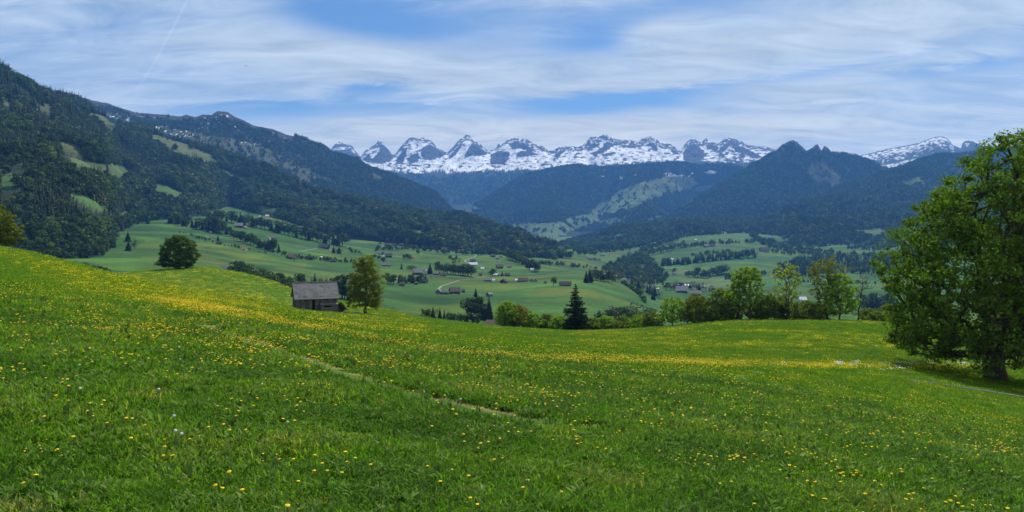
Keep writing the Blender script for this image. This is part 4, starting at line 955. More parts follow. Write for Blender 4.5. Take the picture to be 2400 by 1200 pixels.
# shrubs of the meadow edge
def shrub(px, Y, H, W, mat, seed, label, group=None, name='shrub', n=None):
    p = place(px, 0, Y); root = empty(name, p); tag(root, label, 'shrub', group)
    H *= 1.2; N, par, rad, ends = grow(seed, H, prof_tab([(0.0, W * 0.85), (0.3, W * 1.12), (0.65, W), (0.9, W * 0.6), (1, W * 0.25)]), n or int(80 + 22 * W * H), 0.07, 4, (0, 0), 0.5, 0.05, 2.0, 0.8)
    obj('stems', limb_mesh('stems', N, par, rad, mat_bark, 4, 1.2, 0.014), root)
    obj('foliage', crown_mesh('foliage', N, ends, seed + 2, 26, 0.42, 0.125, mat, 0.8), root); return root
m_gold = single_leaf('budding_leaves', (0.180, 0.165, 0.030), 0.42)
SH = 'shrubs along the meadow edge'
for i, (px, Y, H, W, mt, lb) in enumerate([
    (1636, 146, 4.6, 2.9, m_olive, 'dark olive bush right of the low bright tree on the crest'),
    (1692, 143, 5.0, 2.8, m_bush, 'tall grey green bush left of the slender tree pair'),
    (1800, 140, 3.9, 2.4, m_bush, 'dark bush between the tree pair and the twin-stemmed tree'),
    (1829, 141, 3.4, 1.7, m_dark, 'small dark pointed bush at the foot of the twin-stemmed tree'),
    (1884, 139, 2.9, 3.4, m_bush, 'broad low bush right of the twin-stemmed tree'),
    (2046, 139, 1.9, 2.8, m_bush, 'low green bush behind the thin bare tree'),
    (2085, 140, 2.6, 2.0, m_olive, 'thin brownish bush beside the edge of the big maple'),
    (1188, 178, 5.0, 2.7, m_lime, 'bright yellow green bush left of the spruce'),
    (1212, 180, 4.4, 3.6, m_gold, 'golden budding bush joined to the bright green one'),
    (1247, 178, 2.9, 2.4, m_lime, 'low fresh green bush right of the golden one'),
    (1282, 180, 3.0, 2.2, m_bush, 'dull green bush midway between golden bush and spruce'),
    (1313, 176, 2.6, 2.4, m_lime, 'bright bush touching the left side of the spruce'),
    (1391, 178, 2.4, 2.0, m_bush, 'small bush touching the right side of the spruce'),
    (1421, 176, 2.8, 2.2, m_lime, 'fresh green bush a little right of the spruce'),
    (1462, 172, 2.4, 3.0, m_bush, 'wide low bush halfway from the spruce to the crest'),
    (1498, 168, 2.5, 2.4, m_lime, 'bright low bush near the start of the crest'),
    (1530, 160, 2.9, 2.2, m_bush, 'dark bush just before the low bright tree on the crest'),
    (797, 149, 1.5, 0.8, m_dark, 'small dark bush behind the right corner of the barn'),
    (1660, 150, 3.4, 2.6, m_bush, 'rounded bush filling the gap between the olive and the tall grey bush'),
    (1915, 141, 2.4, 2.4, m_olive, 'low olive bush at the foot of the bronze tree'),
    (1775, 143, 3.2, 2.2, m_olive, 'olive bush behind the fuller tree of the pair'),
    (1718, 145, 3.4, 2.0, m_bush, 'dark bush at the foot of the slender tree')]):
    shrub(px, Y, H, W, mt, 500 + i * 3, lb, SH)

# ------------------------------------------------------------------ weathered barn
m_wood = plain('weathered_boards', (0.130, 0.116, 0.102), 0.92, 3.0, 0.45, 0.5, 22.0)
m_wood2 = plain('dark_boards', (0.078, 0.070, 0.063), 0.92, 3.0, 0.4, 0.5, 22.0)
m_roof = plain('grey_roof_sheets', (0.140, 0.138, 0.142), 0.8, 0.8, 0.28, 0.35, 9.0)
m_dark_fill = plain('barn_dark', (0.012, 0.010, 0.009), 1.0)  # near-black fill: the darkness inside the openings is put into the colour
m_bare = plain('pale_timber', (0.34, 0.32, 0.29), 0.8, 4.0, 0.2)
m_redbrown = plain('red_brown_board', (0.10, 0.045, 0.032), 0.85, 4.0, 0.3)
m_rock = plain('pale_rock', (0.36, 0.35, 0.33), 0.9, 2.0, 0.25, 0.6, 6.0)
pb = place(738, 727, 148)
barn = empty('barn', pb + Vector((0, 0, 0.25)), math.radians(23)); tag(barn, 'weathered wooden hay barn with a plain grey roof on the slope', 'barn')
BL, BW, BE, BR_ = 7.7, 5.6, 2.75, 2.55          # length, depth, eaves height, rise of the roof
MB().box((0, 0, BE / 2 - 0.4), (BL - 0.3, BW - 0.3, BE + 0.5)).add([(-BL / 2 + .15, -BW / 2 + .15, BE - .1), (-BL / 2 + .15, BW / 2 - .15, BE - .1), (-BL / 2 + .15, 0, BE + BR_ - .25), (BL / 2 - .15, -BW / 2 + .15, BE - .1), (BL / 2 - .15, BW / 2 - .15, BE - .1), (BL / 2 - .15, 0, BE + BR_ - .25)], [(0, 1, 2), (3, 5, 4), (0, 2, 5, 3), (1, 4, 5, 2)]).build('frame', m_dark_fill, barn)  # solid block whose near-black colour stands for the unlit inside
rb = random.Random(3)
def plank(x0, x1, z0, z1, y, yaw, mat, zt0=None, zt1=None):
    t = 0.04 + rb.random() * 0.03; g_ = 0.012
    a0, a1 = x0 + g_, x1 - g_; t0 = z1 if zt0 is None else zt0; t1 = z1 if zt1 is None else zt1
    P_ = [(a0, y, z0), (a1, y, z0), (a1, y + t, z0), (a0, y + t, z0), (a0, y, t0), (a1, y, t1), (a1, y + t, t1), (a0, y + t, t0)]
    M_ = Matrix.Rotation(yaw, 4, 'Z'); mb = MB().hexa([M_ @ Vector(q) for q in P_])
    return mb.build('plank', mat, barn)
xx = -BL / 2
while xx < BL / 2 - 0.05:                                    # front
    wd = min(0.26 + rb.random() * 0.14, BL / 2 - xx)
    if not (-0.95 < xx + wd / 2 < -0.35): plank(xx, xx + wd, -0.5 - rb.random() * .1, BE - 0.02, -BW / 2 - 0.02, 0, m_wood if rb.random() < .75 else m_wood2)
    xx += wd
for yaw in (math.pi / 2, -math.pi / 2):                      # gable ends
    xx = -BW / 2
    while xx < BW / 2 - 0.05:
        wd = min(0.30 + rb.random() * 0.12, BW / 2 - xx)
        h0 = BE + BR_ * (1 - abs(xx) / (BW / 2)) - .12; h1 = BE + BR_ * (1 - abs(xx + wd) / (BW / 2)) - .12
        plank(xx, xx + wd, -0.6, 0, -BL / 2 - 0.02, yaw, m_wood2, h0, h1); xx += wd
MB().box((0, BW / 2, BE / 2 - .3), (BL, 0.06, BE + 0.5)).build('wall', m_wood2, barn)
ov, eo = 0.34, 0.42
def roof_side(sgn):
    V = []; Fc = []; nu, nv = 26, 10
    r0 = np.random.RandomState(5 + sgn)
    for j in range(nv + 1):
        for i in range(nu + 1):
            u, v = i / nu, j / nv; x = -BL / 2 - ov + (BL + 2 * ov) * u; y = sgn * (BW / 2 + eo) * (1 - v); z = BE + BR_ - BR_ * (BW / 2 + eo) * (1 - v) / (BW / 2)
            V.append((x, y, z + 0.05 * math.sin(u * 3.1) * (-1) + 0.022 * r0.normal() + (0.10 * math.sin(math.pi * u) if v > 0.95 else 0.06 * math.sin(math.pi * u) * v)))
    n0 = len(V); V += [(a, b, c_ - 0.09) for a, b, c_ in V]
    W_ = nu + 1
    for j in range(nv):
        for i in range(nu):
            a = j * W_ + i; Fc += [(a, a + 1, a + W_ + 1, a + W_), (n0 + a, n0 + a + W_, n0 + a + W_ + 1, n0 + a + 1)]
    for i in range(nu): Fc += [(i, n0 + i, n0 + i + 1, i + 1)]; a = nv * W_ + i; Fc += [(a, a + 1, n0 + a + 1, n0 + a)]
    for j in range(nv): a = j * W_; Fc += [(a, a + W_, n0 + a + W_, n0 + a)]; a += nu; Fc += [(a, n0 + a, n0 + a + W_, a + W_)]
    return MB().add(V, Fc)
rf = roof_side(-1).build('roof', m_roof, barn); roof_side(1).build('roof_back', m_roof, barn)
MB().tube([(-BL / 2 - ov, 0, BE + BR_ + .03), (0, 0, BE + BR_ + .10), (BL / 2 + ov, 0, BE + BR_ + .02)], 0.07, 6).build('ridge_cap', m_roof, rf)
sl = BR_ / (BW / 2)
for sx in (-1, 1): MB().hexa([(sx * (BL / 2 + ov + .02), 0.0, BE + BR_ - .12), (sx * (BL / 2 + ov + .06), 0.0, BE + BR_ - .12), (sx * (BL / 2 + ov + .06), -(BW / 2 + eo), BE - sl * eo - .12), (sx * (BL / 2 + ov + .02), -(BW / 2 + eo), BE - sl * eo - .12), (sx * (BL / 2 + ov + .02), 0.0, BE + BR_ + .06), (sx * (BL / 2 + ov + .06), 0.0, BE + BR_ + .06), (sx * (BL / 2 + ov + .06), -(BW / 2 + eo), BE - sl * eo + .06), (sx * (BL / 2 + ov + .02), -(BW / 2 + eo), BE - sl * eo + .06)]).build('barge_board', m_bare if sx < 0 else m_roof, barn)
MB().box((0, -BW / 2 - eo - .02, BE - sl * eo - .03), (BL + 2 * ov, .05, .14)).build('fascia', m_bare, barn)
MB().box((-0.65, -BW / 2 - .01, 0.85), (0.55, .05, 2.5)).build('painted_door_gap', m_dark_fill, barn)  # dark slab, painted in place of the unlit door gap
ax0, ax1, ay = 0.55, 3.8, -BW / 2 - 0.9
for k_ in range(11):
    a = ax0 + (ax1 - ax0) * k_ / 11; b_ = ax0 + (ax1 - ax0) * (k_ + 1) / 11; op = 1.05 < (a + b_) / 2 < 2.75
    for z0, z1 in (((-0.7, 0.55), (0.95, 1.15)) if op else ((-0.7, 1.15),)):
        plank(a, b_, z0, z1, ay, 0, m_wood)
MB().box(((ax0 + ax1) / 2, ay + .5, 0.2), (ax1 - ax0 - .1, .85, 1.7)).build('annex_core', m_dark_fill, barn)
MB().hexa([(ax0 - .1, ay - .15, 1.16), (ax1 + .1, ay - .15, 1.16), (ax1 + .1, -BW / 2 - .03, 1.38), (ax0 - .1, -BW / 2 - .03, 1.38), (ax0 - .1, ay - .15, 1.23), (ax1 + .1, ay - .15, 1.23), (ax1 + .1, -BW / 2 - .03, 1.45), (ax0 - .1, -BW / 2 - .03, 1.45)]).build('annex_roof', m_roof, barn)
MB().box(((1.05 + 2.75) / 2, ay - .02, 0.56), (1.8, .10, .07)).build('window_sill', m_bare, barn)
MB().hexa([(3.87, ay + .1, -1.0), (3.95, ay + .1, -1.0), (4.55, ay + .4, -1.0), (4.47, ay + .4, -1.0), (3.87, ay + .1, 0.75), (3.95, ay + .1, 0.75), (4.03, ay + .4, 0.72), (3.95, ay + .4, 0.72)]).build('leaning_board', m_redbrown, barn)
Rb_ = Matrix.Rotation(math.radians(23), 4, 'Z')
for k_, (xa, xb, zb, lb) in enumerate([(-3.05, -2.55, 0.95, 'pale pole leaning against the barn, left leg of an upside-down V'), (-2.25, -2.50, 0.98, 'pale pole leaning against the barn, right leg of an upside-down V')]):
    a = pb + Rb_ @ Vector((xa, -BW / 2 - .55, 0)); g_ = drop_at(a.x, a.y, ['meadow']); b_ = pb + Rb_ @ Vector((xb, -BW / 2 - .08, zb))
    o = empty('pole', g_); tag(o, lb, 'pole', 'poles leaning on the barn'); MB().tube([(0, 0, -.05), (b_ - g_) * 0.5, b_ - g_], 0.045, 6).build('shaft', m_bare, o)
def boulder(px, Y, s, seed, label):
    r = random.Random(seed); bm = bmesh.new(); bmesh.ops.create_icosphere(bm, subdivisions=3, radius=1)
    for v in bm.verts:
        n_ = float(fbm(np.array(v.co.x * 1.3 + seed), np.array(v.co.y * 1.3 + v.co.z * 1.7), 3, seed)); v.co *= 1 + 0.35 * n_; v.co.z *= 0.6; v.co *= s
    me = bpy.data.meshes.new('boulder'); bm.to_mesh(me); bm.free(); me.materials.append(m_rock); o = obj('boulder', me); o.location = place(px, 0, Y) + Vector((0, 0, s * .2)); tag(o, label, 'boulder', 'stones by the barn')
boulder(808, 149, 0.62, 3, 'pale boulder in the grass just right of the barn'); boulder(835, 149, 0.5, 7, 'pale boulder at the left foot of the birch')
boulder(842, 148.5, 0.42, 12, 'small stone between boulder and birch trunk')
# hut roof peeping over the meadow edge
hp_ = place(1158, 765, 222); hut = empty('field_hut', hp_ - Vector((0, 0, 1.3)), math.radians(-28)); tag(hut, 'little brown hut half hidden below the meadow edge by the bright bush', 'hut')
MB().box((0, 0, 1.2), (4.2, 3.4, 2.8)).build('wall', m_wood2, hut)
for s_ in (-1, 1): MB().hexa([(-2.5, s_ * 2.2, 2.3), (2.5, s_ * 2.2, 2.3), (2.5, 0, 4.0), (-2.5, 0, 4.0), (-2.5, s_ * 2.2, 2.42), (2.5, s_ * 2.2, 2.42), (2.5, 0, 4.12), (-2.5, 0, 4.12)]).build('roof_side', plain('brown_tiles', (0.12, 0.085, 0.07), 0.85, 2.0, .3), hut)
# hose lying in the shade of the maple
hs = []
for px, row in [(2128, 892), (2180, 899), (2240, 908), (2300, 917), (2360, 926), (2420, 936), (2480, 946)]:
    q = ray_at(px, row, ['meadow']); hs.append(q + Vector((0, 0, 0.05)))
o = empty('water_pipe', hs[0]); tag(o, 'pale pipe lying in the grass in the shade of the maple', 'pipe'); MB().tube([q - hs[0] for q in hs], 0.05, 6).build('pipe_run', plain('shade_grey_plastic', (0.20, 0.22, 0.24), 0.5), o)  # plastic greyed: the maple's shade is put into its colour
# ------------------------------------------------------------------ farm roads
m_road = plain('pale_road', (0.18, 0.175, 0.16), 0.9, 0.2, 0.15)
VL = ['valley', 'wooded_mountain', 'wooded_slope']
def road(pts, wd, label):
    q = []; wd *= 0.75
    for (x0, y0), (x1, y1) in zip(pts[:-1], pts[1:]):
        n = max(2, int(math.hypot(x1 - x0, (y1 - y0) * 3) / 4))
        for i in range(n):
            t = i / n; h_ = ray_at(x0 + (x1 - x0) * t, y0 + (y1 - y0) * t, ['valley'])
            if h_ is not None: q.append(h_)
    h_ = ray_at(*pts[-1], ['valley']); q += [h_] if h_ is not None else []
    if len(q) < 3: return
    V = []; Fc = []
    for i, p in enumerate(q):
        a = q[max(i - 1, 0)]; b = q[min(i + 1, len(q) - 1)]; d = (b - a); d.z = 0; d.normalize(); s_ = Vector((-d.y, d.x, 0)) * wd / 2
        for e in (-1, 1):
            z = drop_at(p.x + s_.x * e, p.y + s_.y * e, ['valley']); V.append((p.x + s_.x * e, p.y + s_.y * e, (z.z if z else p.z) + 0.25))
        if i: Fc.append((2 * i - 2, 2 * i - 1, 2 * i + 1, 2 * i))
    tag(MB().add(V, Fc).build('farm_road', m_road), label, 'road', kind='structure')
for pts, wd, lb in [
    ([(1030, 684), (1028, 677), (1035, 671), (1060, 663), (1076, 657), (1100, 655), (1130, 657)], 3.2, 'pale farm road bending down to the brown farmhouse'),
    ([(1120, 598), (1108, 604), (1090, 610), (1091, 614), (1104, 619), (1130, 624), (1160, 627)], 4.0, 'pale hairpin road above the long white roof'),
    ([(888, 584), (893, 580), (901, 575)], 3.5, 'short pale track below the dark farm row'), ([(625, 553), (632, 557), (635, 562), (633, 566)], 3.5, 'white curve of road by the left hedgerow'),
    ([(700, 590), (725, 586), (745, 582)], 3.0, 'track leading to the long dark barn'), ([(770, 584), (780, 588), (790, 592)], 3.0, 'track leaving the long dark barn'),
    ([(1060, 690), (1090, 688), (1146, 692)], 2.4, 'faint track to the lone grey shed'), ([(1590, 632), (1650, 640), (1690, 645)], 6.0, 'pale road on the opposite slope'), ([(1000, 645), (1040, 648), (1090, 650), (1150, 652)], 3.2, 'road along the village houses'),
    ([(480, 553), (495, 560), (508, 564)], 2.6, 'thin footpath near the small dark hut'), ([(683, 541), (695, 538), (690, 533), (684, 531)], 3.0, 'pale loop of road by the upper farm'), ([(1890, 579), (1910, 577), (1930, 574)], 6.0, 'light track on the far right pasture')]:
    road(pts, wd, lb)

# ------------------------------------------------------------------ farmhouses and barns of the valley
ROOFS = {'grey': plain('grey_roof', (0.135, 0.135, 0.142), 0.8, 0.5, 0.2), 'dark': plain('dark_roof', (0.038, 0.036, 0.040), 0.85, 0.5, 0.25), 'brown': plain('brown_roof', (0.068, 0.050, 0.045), 0.85, 0.5, 0.25), 'orange': plain('orange_roof', (0.36, 0.15, 0.070), 0.85, 0.5, 0.2), 'white': plain('light_metal_roof', (0.52, 0.55, 0.60), 0.6, 0.5, 0.1), 'red': plain('reddish_roof', (0.13, 0.075, 0.062), 0.85, 0.5, 0.2)}
WALLS = {'wood': plain('brown_timber_wall', (0.045, 0.034, 0.027), 0.9, 0.8, 0.3), 'white': plain('white_render_wall', (0.72, 0.71, 0.68), 0.85, 0.4, 0.06), 'grey': plain('silvered_shingle_wall', (0.11, 0.105, 0.10), 0.9, 0.8, 0.2), 'pale': plain('pale_shingle_wall', (0.24, 0.23, 0.21), 0.9, 0.6, 0.12)}
m_pane = plain('window_glass', (0.025, 0.030, 0.038), 0.15, spec=0.5)
m_frame = plain('window_frame_white', (0.70, 0.70, 0.68), 0.7)
m_door = plain('plank_door', (0.050, 0.036, 0.026), 0.85)
def house(px, row, wpx, roof, wall, turn, label, group=None, hf=0.42, dfrac=0.75, pitch=0.55, name='farmhouse', cat='house', detail=None):
    """a gabled house: ridge along local x; width across the photo about wpx"""
    p = ray_at(px, row, ['valley'])
    if p is None: print('no ground for', label); return
    pm = p.y / F; L_ = wpx * pm * 0.80; D = L_ * dfrac; E = max(2.0, L_ * hf); RZ = D / 2 * pitch; eo = 0.13 * D + .2; g_ = 0.07 * L_ + .2
    root = empty(name, p, math.radians(turn)); tag(root, label, cat, group)
    x, y = L_ / 2, D / 2
    MB().add([(-x, -y, -2), (x, -y, -2), (x, y, -2), (-x, y, -2), (-x, -y, E), (x, -y, E), (x, y, E), (-x, y, E), (-x, 0, E + RZ), (x, 0, E + RZ)], [(0, 1, 5, 4), (2, 3, 7, 6), (1, 2, 6, 9, 5), (3, 0, 4, 8, 7), (0, 3, 2, 1)]).build('wall', WALLS[wall], root)
    rf = None
    for s_ in (-1, 1):
        ye = s_ * (y + eo); ze = E - RZ / y * eo; t = 0.22
        f_ = [(-x - g_, ye, ze), (x + g_, ye, ze), (x + g_, 0, E + RZ), (-x - g_, 0, E + RZ)]
        if s_ > 0: f_ = f_[::-1]
        o_ = MB().hexa([(a, b, c_ + .03) for a, b, c_ in f_] + [(a, b, c_ + t) for a, b, c_ in f_]).build('roof_side', ROOFS[roof], root); rf = rf or o_
    if (wpx >= 9 if detail is None else detail):
        n = max(2, int(L_ / 3.0)); nfl = 2 if E > 4.6 else 1
        for fl in range(nfl):
            for i in range(n):
                if rnd.random() < 0.2: continue
                wx = -x + L_ * (i + .5) / n; wz = E * (fl + .55) / nfl
                w_ = MB().box((wx, -y - .03, wz), (1.15, .08, 1.25)).build('window', m_frame, root); MB().box((wx, -y - .06, wz), (.95, .06, 1.05)).build('pane', m_pane, w_)
            for sx in (-1, 1):
                w_ = MB().box((sx * (x + .03), -y * .4, E * (fl + .55) / nfl), (.08, 1.15, 1.25)).build('window', m_frame, root); MB().box((sx * (x + .06), -y * .4, E * (fl + .55) / nfl), (.06, .95, 1.05)).build('pane', m_pane, w_)
        MB().box((x * .25, -y - .04, 1.0), (1.1, .08, 2.1)).build('door', m_door, root)
        if wall != 'grey' or wpx > 14: MB().box((-x * .4, y * .25, E + RZ * .9), (.6, .6, 1.5)).build('chimney', WALLS['grey'], root)
    return root
G0 = 'farm buildings scattered over the valley'
HS = [  # px, row, width, roof, wall, turn, label
 (529, 633, 27, 'grey', 'wood', -14, 'long low grey-roofed barn just behind the yellow knoll', 'barn'), (511, 572, 10, 'dark', 'wood', 10, 'little dark hut below a single conifer on the left pasture', 'hut'), (494, 547, 7, 'grey', 'grey', 20, 'tiny grey shed at the edge of the left pasture', 'shed'),
 (573, 587, 12, 'orange', 'white', -20, 'small hut with glowing orange roof on the left pasture', 'hut'), (560, 533, 21, 'grey', 'wood', 15, 'wide grey farmhouse between two hedgerows', 'house'), (574, 535, 10, 'grey', 'pale', 70, 'small pale annex right of the wide grey farmhouse', 'shed'),
 (626, 508, 9, 'white', 'white', 12, 'white cottage high under the forest edge', 'house'), (609, 509, 5, 'white', 'white', 60, 'tiny white shed left of the white cottage', 'shed'), (627, 524, 7, 'dark', 'grey', 0, 'dark shed in the pasture below the white cottage', 'shed'), (566, 504, 4, 'white', 'white', 30, 'white speck of a hut above the wide grey farmhouse', 'hut'),
 (706, 538, 16, 'grey', 'pale', -18, 'pale grey farmhouse beside a looping road', 'house'), (750, 530, 8, 'white', 'white', 20, 'small white house at the wood edge', 'house'), (641, 560, 10, 'grey', 'grey', 0, 'grey shed at the white road curve', 'shed'), (613, 578, 9, 'grey', 'pale', 15, 'small grey shed under two conifers', 'shed'),
 (759, 582, 28, 'dark', 'wood', -8, 'long dark timber barn with white front end', 'barn'), (771, 584, 9, 'grey', 'white', 75, 'white-fronted annex at the right end of the long dark barn', 'house'), (794, 592, 15, 'dark', 'grey', 10, 'dark-roofed house with a white trailer below the long barn', 'house'),
 (684, 606, 21, 'red', 'pale', -25, 'farmhouse with reddish gable and grey roof near the pasture edge', 'house'), (722, 608, 18, 'dark', 'wood', -8, 'squat dark brown barn right of the reddish farmhouse', 'barn'), (781, 614, 17, 'dark', 'wood', 5, 'low dark barn left of the birch top', 'barn'), (753, 606, 5, 'white', 'pale', 40, 'tiny pale shed between two dark barns', 'shed'),
 (890, 572, 6, 'dark', 'wood', 0, 'small dark hut at the head of the short track', 'hut'), (907, 576, 13, 'dark', 'wood', 8, 'first dark house of the row under the forest', 'house'), (925, 576, 11, 'dark', 'wood', -10, 'second dark house of the row under the forest', 'house'), (941, 576, 11, 'dark', 'wood', 12, 'third dark house of the row under the forest', 'house'), (957, 574, 12, 'brown', 'wood', -22, 'last brown house of the row under the forest', 'house'), (976, 570, 9, 'grey', 'pale', 30, 'grey gabled house touching the forest edge', 'house'),
 (891, 596, 15, 'grey', 'wood', -15, 'grey-roofed barn below the short track', 'barn'), (911, 603, 18, 'dark', 'wood', 12, 'broad dark house beside a white wall', 'house'), (900, 603, 5, 'white', 'white', 0, 'white outbuilding left of the broad dark house', 'shed'), (971, 607, 9, 'orange', 'white', -10, 'bright orange-roofed cottage in the middle pasture', 'house'), (900, 624, 14, 'grey', 'grey', 0, 'left one of two joined low grey barns', 'barn'), (911, 624, 11, 'grey', 'grey', 6, 'right one of two joined low grey barns', 'barn'),
 (979, 643, 25, 'grey', 'wood', 8, 'big farmhouse with broad grey roof left of the white gable', 'house'), (997, 641, 17, 'grey', 'white', 82, 'house with bright white gable', 'house'), (1023, 644, 15, 'grey', 'grey', -10, 'grey house under the conifer right of the white gable', 'house'), (1039, 647, 16, 'brown', 'wood', 0, 'brown shed with reddish roof by the village road', 'shed'), (1063, 639, 5, 'white', 'white', 0, 'white speck of a house in the dark trees', 'house'),
 (925, 657, 11, 'white', 'white', 20, 'white and blue house hidden by conifers', 'house'), (942, 670, 16, 'brown', 'wood', 6, 'small brown barn in front of the dark hamlet', 'barn'), (959, 661, 14, 'dark', 'wood', 80, 'dark steep gable at the left of the hamlet', 'house'), (977, 659, 19, 'dark', 'wood', 12, 'largest dark house of the hamlet', 'house'), (994, 663, 17, 'dark', 'grey', -12, 'dark house with pale base at the right of the hamlet', 'house'), (975, 667, 9, 'brown', 'wood', 20, 'lowest small shed of the hamlet', 'shed'),
 (1030, 688, 17, 'grey', 'grey', 70, 'grey shingled gable at the left of the lower farm', 'house'), (1043, 689, 18, 'grey', 'grey', -6, 'low grey wing of the lower farm', 'barn'), (1066, 688, 27, 'brown', 'wood', 14, 'big brown farmhouse of the lower farm', 'house'), (1086, 686, 9, 'brown', 'wood', 0, 'little brown shed right of the big brown farmhouse', 'shed'), (1147, 694, 18, 'grey', 'grey', 58, 'lone grey gabled shed in the open field', 'shed'),
 (1143, 659, 20, 'grey', 'grey', 0, 'grey barn with a white tank beside it', 'barn'), (1157, 660, 7, 'white', 'white', 0, 'white tank shed at the end of the grey barn', 'shed'), (1181, 663, 18, 'dark', 'wood', 70, 'dark steep-gabled house on the field crest', 'house'), (1211, 660, 9, 'white', 'white', 10, 'small white house between garden trees on the crest', 'house'), (1226, 660, 26, 'brown', 'wood', 4, 'long brown barn on the field crest', 'barn'), (1247, 660, 10, 'brown', 'pale', 75, 'left one of twin small gables on the crest', 'house'), (1256, 660, 9, 'brown', 'pale', 75, 'right one of twin small gables on the crest', 'house'),
 (1109, 622, 22, 'white', 'pale', 2, 'long shed with whitish roof below the hairpin', 'barn'), (1108, 614, 12, 'dark', 'wood', -12, 'dark house inside the hairpin bend', 'house'), (1131, 632, 9, 'white', 'white', 0, 'small white-roofed hut below the hairpin road', 'hut'), (1171, 629, 18, 'brown', 'wood', 10, 'brown house at the end of the hairpin road', 'house'), (1194, 627, 12, 'grey', 'wood', -8, 'grey house half hidden by trees right of the brown one', 'house'), (1163, 647, 12, 'white', 'wood', -20, 'light-roofed cottage beside a round tree', 'house'), (1189, 647, 14, 'dark', 'wood', 5, 'dark cottage behind the crest', 'house'), (1126, 646, 9, 'brown', 'wood', 0, 'small brown shed above the grey barn', 'shed'),
 (1113, 589, 12, 'orange', 'white', 5, 'white house with orange roof near the forest foot', 'house'), (1098, 594, 10, 'grey', 'pale', 0, 'pale house left of the orange roof', 'house'), (1082, 593, 16, 'red', 'wood', -8, 'reddish-roofed farm near the forest foot', 'house'), (1041, 588, 16, 'dark', 'grey', 4, 'long dark house halfway along the forest foot', 'house'), (1018, 585, 16, 'dark', 'grey', -12, 'dark gabled house above a bare field', 'house'), (1062, 590, 7, 'dark', 'wood', 0, 'tiny dark shed along the forest foot', 'shed'),
 (1155, 602, 13, 'dark', 'wood', 12, 'dark house right of the hairpin top', 'house'), (1166, 607, 8, 'grey', 'wood', 0, 'grey shed below the dark house', 'shed'), (1174, 603, 7, 'red', 'pale', 20, 'small reddish house at the lane end', 'house'), (1226, 606, 10, 'grey', 'pale', 0, 'pale house between dark tree clumps', 'house'), (1246, 634, 8, 'white', 'white', 10, 'white house behind the field knoll', 'house'),
 (1325, 670, 30, 'dark', 'grey', -10, 'large dark barn left of the spruce top', 'barn'), (1314, 668, 10, 'dark', 'grey', 75, 'steep gable in front of the large dark barn', 'house'), (1278, 665, 8, 'brown', 'pale', 0, 'tiny garden shed on the crest', 'shed'),
 (1381, 608, 12, 'grey', 'wood', 5, 'dark farm in the narrows of the valley', 'house'), (1393, 609, 10, 'dark', 'wood', -10, 'dark barn right of the narrows farm', 'barn'), (1404, 610, 8, 'brown', 'pale', 10, 'pale shed of the narrows farm', 'shed'), (1412, 600, 10, 'grey', 'pale', 0, 'grey house above the narrows farm', 'house'), (1428, 597, 6, 'orange', 'wood', 0, 'tiny orange hut above the narrows', 'hut'), (1318, 600, 10, 'grey', 'wood', 0, 'grey roof on the far valley floor', 'house'), (1427, 553, 8, 'white', 'white', 0, 'white farmhouse inside the wooded spur', 'house'),
 (1386, 662, 10, 'grey', 'white', 20, 'white house at the foot of the tall conifers', 'house'), (1399, 642, 16, 'brown', 'pale', 0, 'long pale building behind the conifers', 'house'), (1417, 644, 7, 'white', 'white', 0, 'small white house above the garden trees', 'house'), (1441, 649, 9, 'white', 'white', 10, 'white-roofed house at the edge of the knoll', 'house'), (1463, 659, 14, 'grey', 'white', -8, 'first grey-roofed house on the village lane', 'house'), (1476, 661, 10, 'grey', 'white', 10, 'second grey-roofed house on the village lane', 'house'), (1503, 668, 9, 'grey', 'white', 0, 'third grey-roofed house on the village lane', 'house'), (1530, 675, 14, 'grey', 'white', 12, 'village house above the hedge', 'house'), (1540, 679, 10, 'white', 'pale', -10, 'light-roofed house above the village hedge', 'house'),
 (1604, 673, 36, 'white', 'white', 0, 'long pale factory hall in the village', 'hall'), (1581, 676, 16, 'grey', 'white', -14, 'village house left of the factory hall', 'house'), (1598, 686, 30, 'grey', 'grey', -12, 'long grey slate roof in the village', 'house'), (1630, 692, 22, 'grey', 'grey', -12, 'grey slate roof lower in the village', 'house'), (1650, 674, 8, 'white', 'white', 0, 'white village house right of the hall', 'house'), (1637, 673, 10, 'grey', 'white', 10, 'village house beside the hall', 'house'), (1668, 674, 8, 'brown', 'white', 0, 'last village house before the crest trees', 'house'), (1659, 682, 10, 'white', 'white', 20, 'white gable in the lower village', 'house'), (1640, 687, 9, 'grey', 'white', 60, 'small village house between grey roofs', 'house'), (1616, 681, 9, 'brown', 'white', 40, 'brown-roofed house in the village middle', 'house'),
 (1556, 609, 9, 'grey', 'wood', 0, 'grey barn above the hedge on the opposite slope', 'barn'), (1575, 609, 7, 'white', 'white', 10, 'white hut above the hedge on the opposite slope', 'hut'), (1520, 599, 6, 'grey', 'wood', 0, 'tiny grey hut in the hedgerow gap', 'hut'), (1543, 563, 6, 'brown', 'pale', 0, 'tiny hut under the wooded spur', 'hut'), (1630, 563, 6, 'white', 'pale', 0, 'pale hut below the upper hedge', 'hut'), (1697, 549, 12, 'white', 'white', 0, 'white house high on the opposite slope', 'house'),
 (1655, 579, 12, 'grey', 'wood', 10, 'grey house with conifer on the opposite slope', 'house'), (1669, 578, 15, 'dark', 'wood', -5, 'dark barn right of the conifer on the opposite slope', 'barn'), (1580, 643, 9, 'grey', 'wood', 0, 'grey barn under a lone tree on the lower opposite slope', 'barn'), (1672, 633, 12, 'dark', 'wood', 5, 'dark farmhouse at the pale road', 'house'), (1682, 635, 7, 'grey', 'pale', 0, 'pale shed at the pale road', 'shed'),
